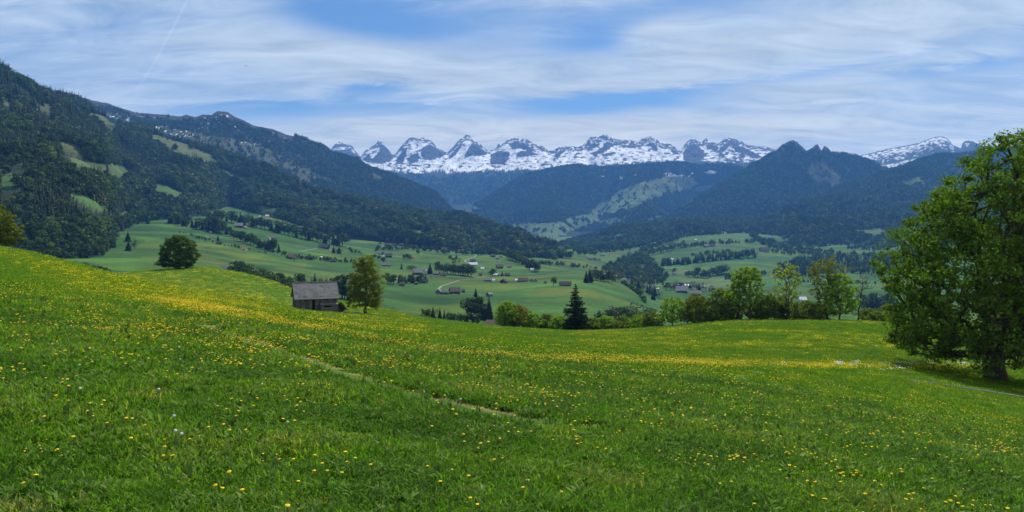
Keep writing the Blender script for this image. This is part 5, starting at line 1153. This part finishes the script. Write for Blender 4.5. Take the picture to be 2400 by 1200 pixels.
 (1791, 591, 22, 'dark', 'pale', 3, 'wide farmhouse on the terrace above the crest trees', 'house'), (1882, 581, 10, 'white', 'pale', 0, 'light-roofed house on the far right pasture', 'house'), (1940, 576, 8, 'grey', 'pale', 0, 'grey house at the end of the light track', 'house'),
 (1842, 704, 16, 'grey', 'white', 0, 'white houses block seen through the airy tree', 'house'), (1880, 706, 20, 'white', 'white', 5, 'flat white building right of the airy tree', 'house'), (2036, 727, 28, 'white', 'pale', -15, 'pale roof seen between bare tree and maple', 'house')]
for hdef in HS:
    px, row, wp, rf_, wl, tr, lb, ct = hdef
    lowb = ct in ('barn', 'shed', 'hut', 'hall')
    house(px, row, wp, rf_, wl, tr, lb, G0, 0.17 if ct == 'hall' or (ct == 'barn' and wp > 17) else (0.24 if lowb else 0.32), 0.62 if lowb and wp > 15 else 0.85, 0.78 if ct != 'hall' else 0.2, name={'barn': 'barn', 'shed': 'shed', 'hut': 'hut', 'hall': 'factory_hall'}.get(ct, 'farmhouse'), cat=ct)

# ------------------------------------------------------------------ single trees of the valley
m_vleaf = leaf_mat('valley_leaves', [(0.022, 0.046, 0.013), (0.036, 0.068, 0.017), (0.062, 0.104, 0.024)], 0.34, False)
m_vpale = leaf_mat('valley_new_leaves', [(0.075, 0.115, 0.030), (0.095, 0.135, 0.030)], 0.35, False)
m_vgrey = leaf_mat('valley_budding', [(0.065, 0.070, 0.040), (0.075, 0.076, 0.050)], 0.25, False)
m_vfir = leaf_mat('valley_needles', [(0.014, 0.030, 0.014), (0.020, 0.038, 0.016)], 0.10, False)
VP = {'b': [broad_proto('crown', 700 + i, m_vleaf, 420, 9, 0.36, 1.0, 0.10, 0.052) for i in range(4)], 'p': [broad_proto('crown', 720 + i, m_vpale, 420, 9, 0.34, 1.0, 0.10, 0.05) for i in range(2)],
      'g': [broad_proto('crown', 730 + i, m_vgrey, 260, 9, 0.34, 1.0, 0.10, 0.04) for i in range(2)], 'f': [fir_proto('crown', 740 + i, m_vfir, 18, 10, 0.18 + .02 * i) for i in range(3)], 's': [broad_proto('crown', 750 + i, m_vleaf, 200, 7, 0.6, 1.0, 0.0, 0.10) for i in range(3)]}
tr_me = MB().tube([(0, 0, -0.06), (0.004, 0.002, 0.3), (0, 0, 0.75)], [0.028, 0.02, 0.006], 5).mesh('trunk', mat_bark, True)
def vtree(px, row, hpx, kind, label, group, lnames=('valley',)):
    p = ray_at(px, row, list(lnames))
    if p is None: return
    H = hpx * p.y / F; w_ = H * (rnd.uniform(1.3, 1.9) if kind == 'f' else rnd.uniform(0.95, 1.4))
    nm = {'f': 'fir_tree', 's': 'bush'}.get(kind, 'broadleaf_tree')
    root = empty(nm, p, rnd.random() * 6.28, (w_, w_, H)); tag(root, label, 'bush' if kind == 's' else 'tree', group)
    o = bpy.data.objects.new('trunk' if kind != 's' else 'stem', tr_me); link(o, root); o = bpy.data.objects.new('crown', rnd.choice(VP[kind])); link(o, root)
    return root
_on = 'first second third fourth fifth sixth seventh eighth ninth tenth eleventh twelfth thirteenth fourteenth fifteenth sixteenth seventeenth eighteenth nineteenth twentieth'.split()
def ordinal(i): return _on[i - 1] if i <= 20 else ('thirtieth' if i == 30 else ('twenty-' if i < 30 else 'thirty-') + _on[i % 10 - 1])
def line(pts, n, h0, h1, kinds, label, group, jit=2.0):
    seg = np.array(pts, float); d = np.concatenate([[0], np.cumsum(np.hypot(*np.diff(seg, axis=0).T))])
    flip = seg[0, 0] > seg[-1, 0]
    for i in range(n):
        lb = label if n < 4 else '%s tree from the left in %s' % (ordinal(n - i if flip else i + 1), label)
        t = (i + rnd.uniform(.25, .75)) / n * d[-1]; x = np.interp(t, d, seg[:, 0]); y = np.interp(t, d, seg[:, 1])
        vtree(x + rnd.uniform(-.4, .4) * jit, y + rnd.uniform(-1, 1) * jit * .5, rnd.uniform(h0, h1) * 1.25, rnd.choice(kinds), lb.replace(' tree ', ' bush ') if kinds == 's' else lb, group)
line([(395, 522), (450, 533), (520, 548)], 15, 18, 28, 'ffbb', 'the upper hedgerow of the left pastures', 'trees of the upper left hedgerow')
line([(480, 512), (560, 524), (620, 537), (700, 558), (760, 569), (805, 578)], 34, 16, 26, 'fbbb', 'the long hedgerow above the left farms', 'trees of the long left hedgerow')
line([(480, 532), (520, 545), (560, 564), (610, 582), (655, 592)], 22, 16, 28, 'fbbb', 'the short hedgerow above the orange hut', 'trees of the hedgerow above the orange hut')
line([(660, 520), (720, 538), (790, 552)], 14, 16, 26, 'bbbp', 'the leafy fringe above the pale farmhouse', 'trees at the left forest foot')
line([(548, 652), (600, 664), (650, 680), (692, 692)], 14, 26, 36, 'bbb', 'the back row of the small wood behind the knoll', 'trees of the small wood behind the knoll', 5)
line([(560, 662), (620, 680), (690, 700)], 12, 26, 38, 'bbbf', 'the front row of the small wood behind the knoll', 'trees of the small wood behind the knoll', 5)
line([(700, 690), (750, 698), (800, 700), (840, 705)], 12, 30, 46, 'bffb', 'the group rising behind the barn roof', 'trees behind the barn')
for px, row, hp, kd, lb in [(267, 581, 26, 'f', 'dark fir left of three on the green pasture'), (300, 566, 25, 'f', 'dark fir uppermost of three on the green pasture'), (301, 588, 26, 'f', 'dark fir lowest of three on the green pasture'), (316, 584, 24, 'g', 'grey budding tree beside the firs on the green pasture'), (511, 564, 14, 'f', 'single conifer above the little dark hut'), (980, 597, 17, 'p', 'single pale tree in the middle pasture'),
    (941, 631, 16, 'f', 'dark conifer above the two joined grey barns'), (1297, 669, 21, 'p', 'round pale tree beside the large dark barn'), (1008, 641, 26, 'f', 'tall conifer right of the white gable'), (938, 661, 18, 'p', 'bright leafy tree left of the dark hamlet'), (1155, 648, 19, 'b', 'rounded tree beside the light-roofed cottage'), (1177, 647, 13, 'f', 'small fir between two cottages behind the crest'), (1382, 661, 33, 'f', 'tallest conifer at the edge of the knoll'), (1374, 662, 29, 'f', 'second tall conifer left of the tallest at the knoll edge'), (1531, 703, 27, 'f', 'pointed fir on the right flank of the knoll'), (1655, 578, 14, 'f', 'conifer between grey house and dark barn on the opposite slope'), (1580, 640, 12, 'b', 'lone tree on the lower opposite slope'), (1115, 700, 26, 'f', 'lone fir sticking up below the grey shed'), (782, 593, 18, 'f', 'small fir left of the birch'), (795, 594, 20, 'f', 'taller fir left of the birch top')]:
    vtree(px, row, hp, kd, lb, 'single trees of the valley')
line([(944, 607), (966, 610)], 5, 9, 15, 'ggb', 'the clump beside the orange cottage', 'trees by the orange cottage'); line([(956, 633), (972, 636)], 4, 9, 13, 'gg', 'the grey clump right of the dark conifer', 'grey bushes in the pasture')
line([(1018, 640), (1060, 643), (1106, 648)], 15, 14, 24, 'bbgg', 'the garden belt right of the white gable', 'garden trees by the white gable'); line([(903, 660), (915, 666), (985, 664), (1000, 660)], 11, 14, 24, 'fbf', 'the dark hamlet among its houses', 'trees of the dark hamlet')
line([(1186, 604), (1215, 616), (1262, 638)], 18, 12, 20, 'bbf', 'the belt running down behind the crest', 'trees behind the crest'); line([(1236, 594), (1290, 600), (1340, 608)], 18, 12, 18, 'bbf', 'the row on the far valley floor', 'trees of the far valley floor')
line([(1388, 658), (1420, 660), (1452, 661)], 12, 12, 22, 'bgb', 'the gardens right of the tall conifers', 'garden trees on the knoll'); line([(1462, 666), (1485, 682), (1500, 694), (1512, 712)], 12, 7, 12, 's', 'the diagonal hedge on the knoll flank', 'bushes of the diagonal hedge')
line([(1480, 672), (1510, 682), (1545, 698)], 10, 12, 20, 'bfg', 'the row beside the village lane', 'trees of the village lane'); line([(1560, 680), (1620, 678), (1680, 690)], 16, 10, 18, 'bgf', 'the village among the roofs', 'trees of the village'); line([(1400, 590), (1440, 588), (1482, 585)], 10, 10, 15, 'b', 'the hedge below the wooded spur', 'trees of the spur hedge')
line([(1500, 597), (1545, 578), (1592, 562)], 16, 10, 16, 'b', 'the upper diagonal hedge opposite', 'trees of the upper diagonal hedge'); line([(1505, 603), (1550, 592), (1606, 578)], 15, 9, 15, 'bbp', 'the lower diagonal hedge opposite', 'trees of the lower diagonal hedge')
line([(1550, 624), (1620, 618), (1700, 608), (1772, 602)], 34, 11, 18, 'fbf', 'the level dark belt on the opposite slope', 'trees of the level belt'); line([(1605, 648), (1650, 652), (1700, 642)], 14, 9, 20, 'bsb', 'the row by the stream opposite', 'trees by the stream'); line([(2018, 730), (2050, 726), (2085, 724)], 8, 22, 34, 'bf', 'the dark group between bare tree and maple', 'trees beside the maple')
line([(1000, 752), (1060, 762), (1110, 765)], 9, 16, 30, 'sbf', 'the scrub beyond the meadow edge left of the spruce', 'bushes beyond the meadow edge'); line([(1100, 745), (1150, 752)], 8, 26, 46, 'fb', 'the dark clump below the lone grey shed', 'clump of dark trees below the shed'); line([(1400, 765), (1470, 762), (1530, 758)], 12, 22, 42, 'gbb', 'the grey green row behind bushes right of the spruce', 'grey green trees beyond the spruce')
line([(182, 628), (215, 634), (262, 642)], 7, 7, 13, 's', 'the fold between slope and knoll', 'bushes in the fold'); line([(1800, 580), (1850, 590), (1900, 588)], 8, 8, 12, 'bs', 'the scrub of the right terraces', 'bushes of the right terraces')
# overgrown field edges
def hedge(pts, n, hp, label, seed, firs=0.15):
    r = np.random.RandomState(seed); seg = np.array(pts, float); d = np.concatenate([[0], np.cumsum(np.hypot(*np.diff(seg, axis=0).T))]); P_ = []
    for i in range(n):
        t = r.rand() * d[-1]; q = ray_at(np.interp(t, d, seg[:, 0]) + r.normal() * 2, np.interp(t, d, seg[:, 1]) + r.normal() * 1.0, ['valley'])
        if q is not None: P_.append((q.x, q.y, q.z, hp * q.y / F))
    P_ = np.array(P_); m_ = len(P_); H = P_[:, 3] * r.uniform(.5, 1.25, m_); W = H * r.uniform(.9, 1.5, m_); fir = r.rand(m_) < firs; turn = np.zeros((m_, 3)); turn[:, 2] = r.rand(m_) * 6.28
    scatter('hedge', FOREST_COL, P_[:, :3], np.where(fir, 5 + r.randint(0, 4, m_), r.randint(0, 5, m_)), turn, np.stack([W, W, H], 1), np.clip(r.normal(.45, .25, m_), 0, 1), label, 'hedge')
for i_, (pts, n, hp, lb) in enumerate([([(880, 588), (960, 584), (1040, 592), (1130, 600)], 70, 10, 'ragged hedge under the row of dark houses'), ([(640, 592), (700, 606), (770, 612), (830, 616)], 46, 9, 'ragged hedge along the reddish farmhouse pasture'), ([(1130, 582), (1190, 590), (1250, 596)], 60, 11, 'scrub at the forest foot near the narrows'),
    ([(1595, 580), (1680, 572), (1770, 568)], 70, 9, 'thin hedge high on the opposite slope'), ([(1470, 618), (1530, 614), (1570, 616)], 40, 11, 'hedge joining ravine wood and level belt'), ([(1260, 618), (1320, 622), (1390, 630), (1420, 640)], 60, 8, 'dark hedge behind the field knoll'), ([(1700, 655), (1760, 648), (1800, 642)], 40, 12, 'thicket below the level belt'), ([(1620, 600), (1700, 592), (1780, 596)], 44, 8, 'hedge below the conifer house opposite'),
    ([(820, 590), (860, 600), (900, 612)], 26, 9, 'hedge behind the birch top'), ([(1050, 606), (1080, 612), (1060, 622)], 20, 7, 'low hedge left of the hairpin road'), ([(420, 545), (470, 560), (540, 578), (640, 598), (700, 612)], 60, 6, 'low hedge along the footpath of the left pasture'), ([(1820, 668), (1900, 662), (1990, 664), (2060, 668)], 50, 7, 'thin hedge on the flat field behind the crest trees'), ([(1350, 580), (1420, 576), (1500, 566)], 60, 10, 'scrub along the spur')]):
    hedge(pts, n, hp, lb, 60 + i_)
# dense woods of the valley read as masses
def wood(poly, n, hp, firs, label, seed):
    r = np.random.RandomState(seed); a = np.array(poly, float); x0, y0 = a.min(0); x1, y1 = a.max(0); P_ = []
    X, Y, Z, P, R, V = GV
    while len(P_) < n:
        px, row = r.uniform(x0, x1), r.uniform(y0, y1)
        if inpoly(np.array(px), np.array(row), poly):
            q = ray_at(px, row, VL); P_.append((q.x, q.y, q.z, hp * q.y / F)) if q is not None else P_.append(None)
    P_ = np.array([q for q in P_ if q is not None]); m_ = len(P_); fir = r.rand(m_) < firs; H = P_[:, 3] * r.uniform(.7, 1.2, m_); W = H * r.uniform(.9, 1.35, m_)
    turn = np.zeros((m_, 3)); turn[:, 2] = r.rand(m_) * 6.28
    scatter('wood', FOREST_COL, P_[:, :3], np.where(fir, 5 + r.randint(0, 4, m_), r.randint(0, 5, m_)), turn, np.stack([W, W, H], 1), np.clip(r.normal(.45, .25, m_), 0, 1), label, 'wood')
wood([(1410, 632), (1470, 606), (1500, 596), (1525, 615), (1565, 648), (1555, 668), (1500, 668), (1440, 650)], 420, 13, 0.2, 'wood in the ravine right of the field knoll', 21)
wood([(1810, 634), (1860, 612), (1960, 602), (2160, 598), (2160, 645), (1960, 640), (1850, 655), (1815, 650)], 900, 14, 0.75, 'dark fir wood behind the crest trees', 22)
wood([(1330, 590), (1400, 575), (1500, 570), (1530, 572), (1480, 585), (1380, 600)], 260, 12, 0.3, 'wood along the foot of the spur', 23)
wood([(1790, 590), (1840, 584), (1960, 590), (1950, 598), (1850, 598)], 110, 8, 0.3, 'scrub on the terraces at right', 24)
wood([(1980, 585), (2060, 572), (2160, 566), (2160, 578), (2050, 588)], 160, 10, 0.4, 'copse on the far right pasture', 25)
wood([(1180, 588), (1300, 592), (1330, 600), (1250, 606), (1180, 598)], 220, 11, 0.3, 'trees in the narrows of the valley', 26)
wood([(230, 560), (262, 542), (300, 520), (330, 516), (360, 524), (320, 528), (280, 545), (255, 590), (240, 604)], 120, 26, 0.55, 'dark fringe of firs beside the green pasture', 27)
# ------------------------------------------------------------------ turf and flowers
m_grass = leaf_mat('grass_blades', [(0.036, 0.120, 0.006), (0.068, 0.182, 0.007), (0.116, 0.232, 0.011), (0.180, 0.245, 0.030), (0.290, 0.240, 0.090)], 0.5, True, 0.62)
m_turf = leaf_mat('turf_blades', [(0.056, 0.148, 0.006), (0.084, 0.184, 0.007), (0.122, 0.212, 0.010), (0.165, 0.225, 0.014), (0.62, 0.50, 0.012)], 0.45)
m_weed = leaf_mat('weed_leaves', [(0.075, 0.155, 0.024), (0.110, 0.195, 0.034)], 0.45)
def tuft(name, seed, n, rad, h0, h1, wdt, mat, lean=0.55):
    r = np.random.RandomState(seed); V = []; Fc = []; sh = []
    for i in range(n):
        a = r.rand() * 6.283; q = rad * math.sqrt(r.rand()); x, y = q * math.cos(a), q * math.sin(a); h_ = r.uniform(h0, h1); b = r.rand() * 6.283; l_ = h_ * lean * r.uniform(.3, 1.3); w_ = wdt * r.uniform(.7, 1.3)
        dx_, dy_ = math.cos(b), math.sin(b); px_, py_ = -dy_ * w_, dx_ * w_; o = len(V)
        V += [(x - px_, y - py_, -.01), (x + px_, y + py_, -.01), (x + dx_ * l_ * .4 + px_ * .8, y + dy_ * l_ * .4 + py_ * .8, h_ * .65), (x + dx_ * l_ * .4 - px_ * .8, y + dy_ * l_ * .4 - py_ * .8, h_ * .65), (x + dx_ * l_, y + dy_ * l_, h_)]
        Fc += [(o, o + 1, o + 2), (o, o + 2, o + 3), (o + 3, o + 2, o + 4)]; sh += [r.rand()] * 5
    me = mesh_np(name, V, Fc, [mat]); add_leaf_attr(me, sh); return me
GRASS_COL = pattern_collection('grass_pattern', [tuft('blades', 801 + i, 46, 0.13, 0.010, 0.030 + 0.007 * i, 0.0034, m_grass, 1.5) for i in range(4)] + [tuft('weeds', 811 + i, 16, 0.10, 0.02, 0.07, 0.011, m_weed, 1.2) for i in range(2)] + [tuft('rosette', 815, 12, 0.02, 0.02, 0.05, 0.016, m_weed, 3.0), tuft('tall_tuft', 816, 16, 0.07, 0.04, 0.085, 0.003, m_grass, 1.0), tuft('clover', 817, 40, 0.13, 0.015, 0.035, 0.012, m_weed, 1.0)])
GRASS_FAR = pattern_collection('turf_pattern', [tuft('turf', 821 + i, 40, 0.30, 0.015, 0.05, 0.010, m_turf, 1.6) for i in range(4)])
def ground_pts(n, y0, y1, power, seed, half=0.92):
    r = np.random.RandomState(seed); u = r.rand(n); e = power + 1
    Y = (y0 ** e + u * (y1 ** e - y0 ** e)) ** (1 / e); X = (r.rand(n) * 2 - 1) * half * Y + r.normal(size=n) * .2
    Z = meadow_z(X, Y); px = 1200 + F * X / Y; row = HOR - Z / Y * F
    return np.stack([X, Y, Z + CZ], 1), px, row, r
def slope_turn(r, m_): t = np.zeros((m_, 3)); t[:, 2] = r.rand(m_) * 6.283; t[:, 0] = r.normal(size=m_) * .08; t[:, 1] = r.normal(size=m_) * .08; return t
def turf(name, coll, n, y0, y1, power, s0, s1, seed, npat, label):
    P_, px, row, r = ground_pts(n, y0, y1, power, seed); fy_, fw_, ft_, fb_ = meadow_masks(px, row, P_[:, 0], P_[:, 1]); ft_ = np.maximum.reduce([ft_] + [meadow_masks(px, row - o_, P_[:, 0], P_[:, 1])[2] for o_ in (4, 8, 12, 16, 20)]); k_ = r.rand(n) > np.clip(ft_ * 1.4, 0, .97)
    na = fbm(P_[:, 0] * .45, P_[:, 1] * .45, 4, 51) * 1.25; nb = fbm(P_[:, 0] * 1.5, P_[:, 1] * 1.5, 2, 77)
    k_ &= (nb > -0.34); k0 = k_; P_ = P_[k_]; na = na[k_]; nb = nb[k_]; m_ = len(P_)
    s_ = (s0 + (s1 - s0) * (P_[:, 1] - y0) / (y1 - y0)) * r.uniform(.65, 1.3, m_) * (1 + .5 * na)
    cov = (fy_ * .4 + fb_ * .6)[k0] if npat == 4 else 0
    tint = np.clip(.42 + na * .9 + r.normal(size=m_) * .16 + (r.rand(m_) < .03) * .5, 0, 1)
    if npat != 4: tint = np.where((nb > .42) & (r.rand(m_) < .55), r.uniform(.85, 1, m_), tint * .80)
    if npat == 4: tint = np.where(r.rand(m_) < cov * sstep(18, 60, P_[:, 1]), 1.0, tint * .74)
    pick = np.where((r.rand(m_) < 0.22 + .5 * (na < -.2)) & (npat > 4), 4 + r.randint(0, 5, m_), r.randint(0, 4, m_)) if npat > 4 else r.randint(0, npat, m_)
    scatter(name, coll, P_, pick, slope_turn(r, m_), np.stack([s_, s_, s_ * r.uniform(.7, 1.25, m_)], 1), tint, label, 'grass')
turf('grass', GRASS_COL, 110000, 2.6, 22, 0.75, 1.0, 1.5, 31, 6, 'short green meadow grass in the foreground')
turf('grass', GRASS_FAR, 104000, 17, 110, 0.35, 1.0, 2.0, 33, 4, 'green turf of the middle meadow')
turf('grass', GRASS_FAR, 70000, 95, 300, 0.0, 2.0, 3.6, 35, 4, 'green turf of the far meadow and knoll')

m_petal = plain('yellow_petals', (0.72, 0.50, 0.012), 0.7, spec=0.1)
m_stalk = plain('flower_stalks', (0.070, 0.120, 0.025), 0.8)
m_seed = plain('white_seed_heads', (0.55, 0.57, 0.55), 0.95)
m_white = plain('white_petals', (0.78, 0.78, 0.74), 0.8)
def head_geo(mb, c_, rad, tilt, n=9, mi=0):
    tx, ty = tilt; o = []
    for i in range(n):
        a = 6.283 * i / n; q = rad * (1 if i % 2 == 0 else .82); o.append((c_[0] + math.cos(a) * q, c_[1] + math.sin(a) * q, c_[2] + .15 * rad + tx * math.cos(a) * q + ty * math.sin(a) * q))
    mb.add(o + [(c_[0], c_[1], c_[2] + .55 * rad), (c_[0], c_[1], c_[2] - .6 * rad)], [(i, (i + 1) % n, n) for i in range(n)] + [((i + 1) % n, i, n + 1) for i in range(n)], mi)
def flower_clump(name, seed, n, rad, hr, h0, h1, mats):
    r = random.Random(seed); mb = MB()
    for i in range(n):
        a = r.random() * 6.283; q = rad * math.sqrt(r.random()); x, y = q * math.cos(a), q * math.sin(a); h_ = r.uniform(h0, h1)
        head_geo(mb, (x, y, h_), hr * r.uniform(.75, 1.2), (r.uniform(-.4, .4), r.uniform(-.4, .4)), 7, 0)
        mb.add([(x - .002, y, 0), (x + .002, y, 0), (x, y, h_)], [(0, 1, 2)], 1)
    return mb.mesh(name, mats)
FL_COL = pattern_collection('flower_pattern', [flower_clump('single_bloom', 901, 1, 0, .019, .09, .12, [m_petal, m_stalk])] + [flower_clump('blooms', 903 + i, 7, .55, .020, .05, .13, [m_petal, m_stalk]) for i in range(3)])
WH_COL = pattern_collection('white_pattern', [flower_clump('white_blooms', 930 + i, 8, .25, .035, .12, .28, [m_white, m_stalk]) for i in range(2)])
# single dandelions: the largest of those in view, the rest as one mass
P_, px, row, r = ground_pts(60000, 3.6, 30, 0.9, 41)
fy_, fw_, ft_, fb_ = meadow_masks(px, row, P_[:, 0], P_[:, 1]); cl_ = np.clip(.25 + 2.2 * fbm(P_[:, 0] * .9, P_[:, 1] * .9, 2, 45), 0.02, 1)
k_ = (r.rand(len(P_)) < np.clip(fy_ * .9 + .16, 0, 1) * cl_ * .8) & (ft_ < .1) & (px > -30) & (px < 2430) & (row < 1225); P_ = P_[k_]; P_ = P_[np.argsort(P_[:, 1])]
nd = min(290, len(P_))
stalk_me = MB().tube([(0, 0, -.02), (.004, .002, .05), (0, 0, .10)], [.0028, .0024, .002], 5).mesh('stalk', m_stalk)
heads = []
for i in range(3): mb = MB(); head_geo(mb, (0, 0, .10), .0160, (.15 * (i - 1), .2 * i - .2), 12); heads.append(mb.mesh('flower_head', m_petal))
for q in P_[:nd]:
    s_ = r.uniform(.85, 1.25); o = empty('dandelion', q, r.rand() * 6.28, (s_, s_, s_ * r.uniform(.7, 1.3))); tag(o, 'yellow dandelion in flower in the near grass', 'flower', 'yellow dandelions of the foreground')
    link(bpy.data.objects.new('stalk', stalk_me), o); link(bpy.data.objects.new('flower_head', heads[r.randint(3)]), o)
rest = P_[nd:]; m_ = len(rest)
scatter('dandelions', FL_COL, rest, np.zeros(m_, int), slope_turn(r, m_), np.repeat(r.uniform(.9, 1.3, m_)[:, None], 3, 1), r.rand(m_), 'yellow dandelions thick in the near meadow', 'flowers')
def blooms(name, coll, n, y0, y1, power, which, dens, s0, s1, seed, npat, p0, label):
    P_, px, row, r = ground_pts(n, y0, y1, power, seed); ms = meadow_masks(px, row, P_[:, 0], P_[:, 1]); k_ = r.rand(n) < (ms[2] < .15) * np.maximum(ms[which] * dens * np.clip(.65 + 1.0 * fbm(P_[:, 0] * .5, P_[:, 1] * .5, 2, 47), 0.05, 1.2), ms[3] * .75 if which == 0 else 0); P_ = P_[k_]; m_ = len(P_)
    s_ = (s0 + (s1 - s0) * (P_[:, 1] - y0) / (y1 - y0)) * r.uniform(.7, 1.3, m_)
    scatter(name, coll, P_, p0 + r.randint(0, npat, m_), slope_turn(r, m_), np.stack([s_, s_, s_], 1), r.rand(m_), label, 'flowers')
blooms('buttercups', FL_COL, 26000, 4.5, 20, 0.7, 0, 0.30, 0.45, 0.6, 57, 3, 1, 'small yellow buttercups between the near dandelions')
blooms('buttercups', FL_COL, 170000, 14, 70, 0.3, 0, 0.36, 0.66, 0.85, 51, 3, 1, 'yellow flowers of the middle meadow')
blooms('buttercups', FL_COL, 200000, 60, 250, 0.2, 0, 0.55, 0.95, 1.7, 53, 3, 1, 'yellow flowers colouring the far meadow')
blooms('white_flowers', WH_COL, 120000, 25, 75, 0.3, 1, 0.13, 0.7, 1.0, 55, 2, 0, 'strip of white flowers behind the maple')
# white seed heads
P_, px, row, r = ground_pts(900, 6.0, 26, 0.6, 61); k_ = (px > 20) & (px < 1900) & (row < 1190) & (r.rand(900) < .11 * (px < 1500) + .03); P_ = P_[k_][:45]
bm = bmesh.new(); bmesh.ops.create_icosphere(bm, subdivisions=2, radius=.013)
for v in bm.verts: v.co = v.co * (1 + .10 * math.sin(v.co.x * 900 + v.co.y * 700)) + Vector((0, 0, .15))
sph = bpy.data.meshes.new('seed_ball'); bm.to_mesh(sph); bm.free(); sph.materials.append(m_seed)
st2 = MB().tube([(0, 0, -.02), (.003, 0, .07), (0, 0, .14)], [.0028, .0024, .002], 5).mesh('stalk', m_stalk)
for q in P_:
    s_ = r.uniform(.85, 1.2); o = empty('dandelion_clock', q, 0, (s_, s_, s_)); tag(o, 'round white dandelion seed head in the grass', 'seed head', 'white dandelion seed heads'); link(bpy.data.objects.new('stalk', st2), o); link(bpy.data.objects.new('seed_ball', sph), o)

# ------------------------------------------------------------------ in the air
def at(px, row, Y): return Vector(((px - 1200) / F * Y, Y, CZ + (HOR - row) / F * Y))
m_bird = plain('dark_feathers', (0.03, 0.03, 0.03), 0.8)
b0 = at(577, 155, 150); bird = empty('bird', b0, 0.5); tag(bird, 'tiny dark bird gliding in front of the pale clouds', 'bird')
mbb = MB().tube([(0, -.22, 0), (0, -.12, .02), (0, .02, .03), (0, .18, .01), (0, .30, 0)], [.015, .05, .06, .035, .01], 6)
for s_ in (-1, 1): mbb.add([(s_ * .04, .08, .03), (s_ * .04, -.06, .03), (s_ * .24, -.02, .10), (s_ * .24, .10, .10), (s_ * .52, -.08, .06), (s_ * .50, .0, .06)], [(0, 1, 2, 3), (3, 2, 4, 5)])
mbb.build('body', m_bird, bird)
mct = bpy.data.materials.new('contrail_ice'); mct.use_nodes = True; h = NT(mct.node_tree); h.n.clear(); o_ = h.node('ShaderNodeOutputMaterial'); lw = h.node('ShaderNodeLayerWeight'); lw.inputs[0].default_value = .5
tb = h.node('ShaderNodeBsdfTransparent'); df = h.node('ShaderNodeBsdfTranslucent'); df.inputs[0].default_value = (.85, .87, .9, 1); mx = h.node('ShaderNodeMixShader')
h.l.new(h.rng(lw.outputs['Facing'], 0.0, 1.0, 0.065, 0.0), mx.inputs[0]); h.l.new(tb.outputs[0], mx.inputs[1]); h.l.new(df.outputs[0], mx.inputs[2]); h.l.new(mx.outputs[0], o_.inputs[0])
cpts = [at(452, -30, 22000), at(430, 18, 23000), at(400, 75, 25000), at(360, 150, 28000), at(325, 205, 31000), at(288, 262, 35000)]
ct = empty('contrail', cpts[0]); tag(ct, 'faint straight contrail slanting through the cirrus at upper left', 'contrail'); MB().tube([q - cpts[0] for q in cpts], [40, 45, 55, 65, 75, 80], 12, False).build('vapour', mct, ct, True)
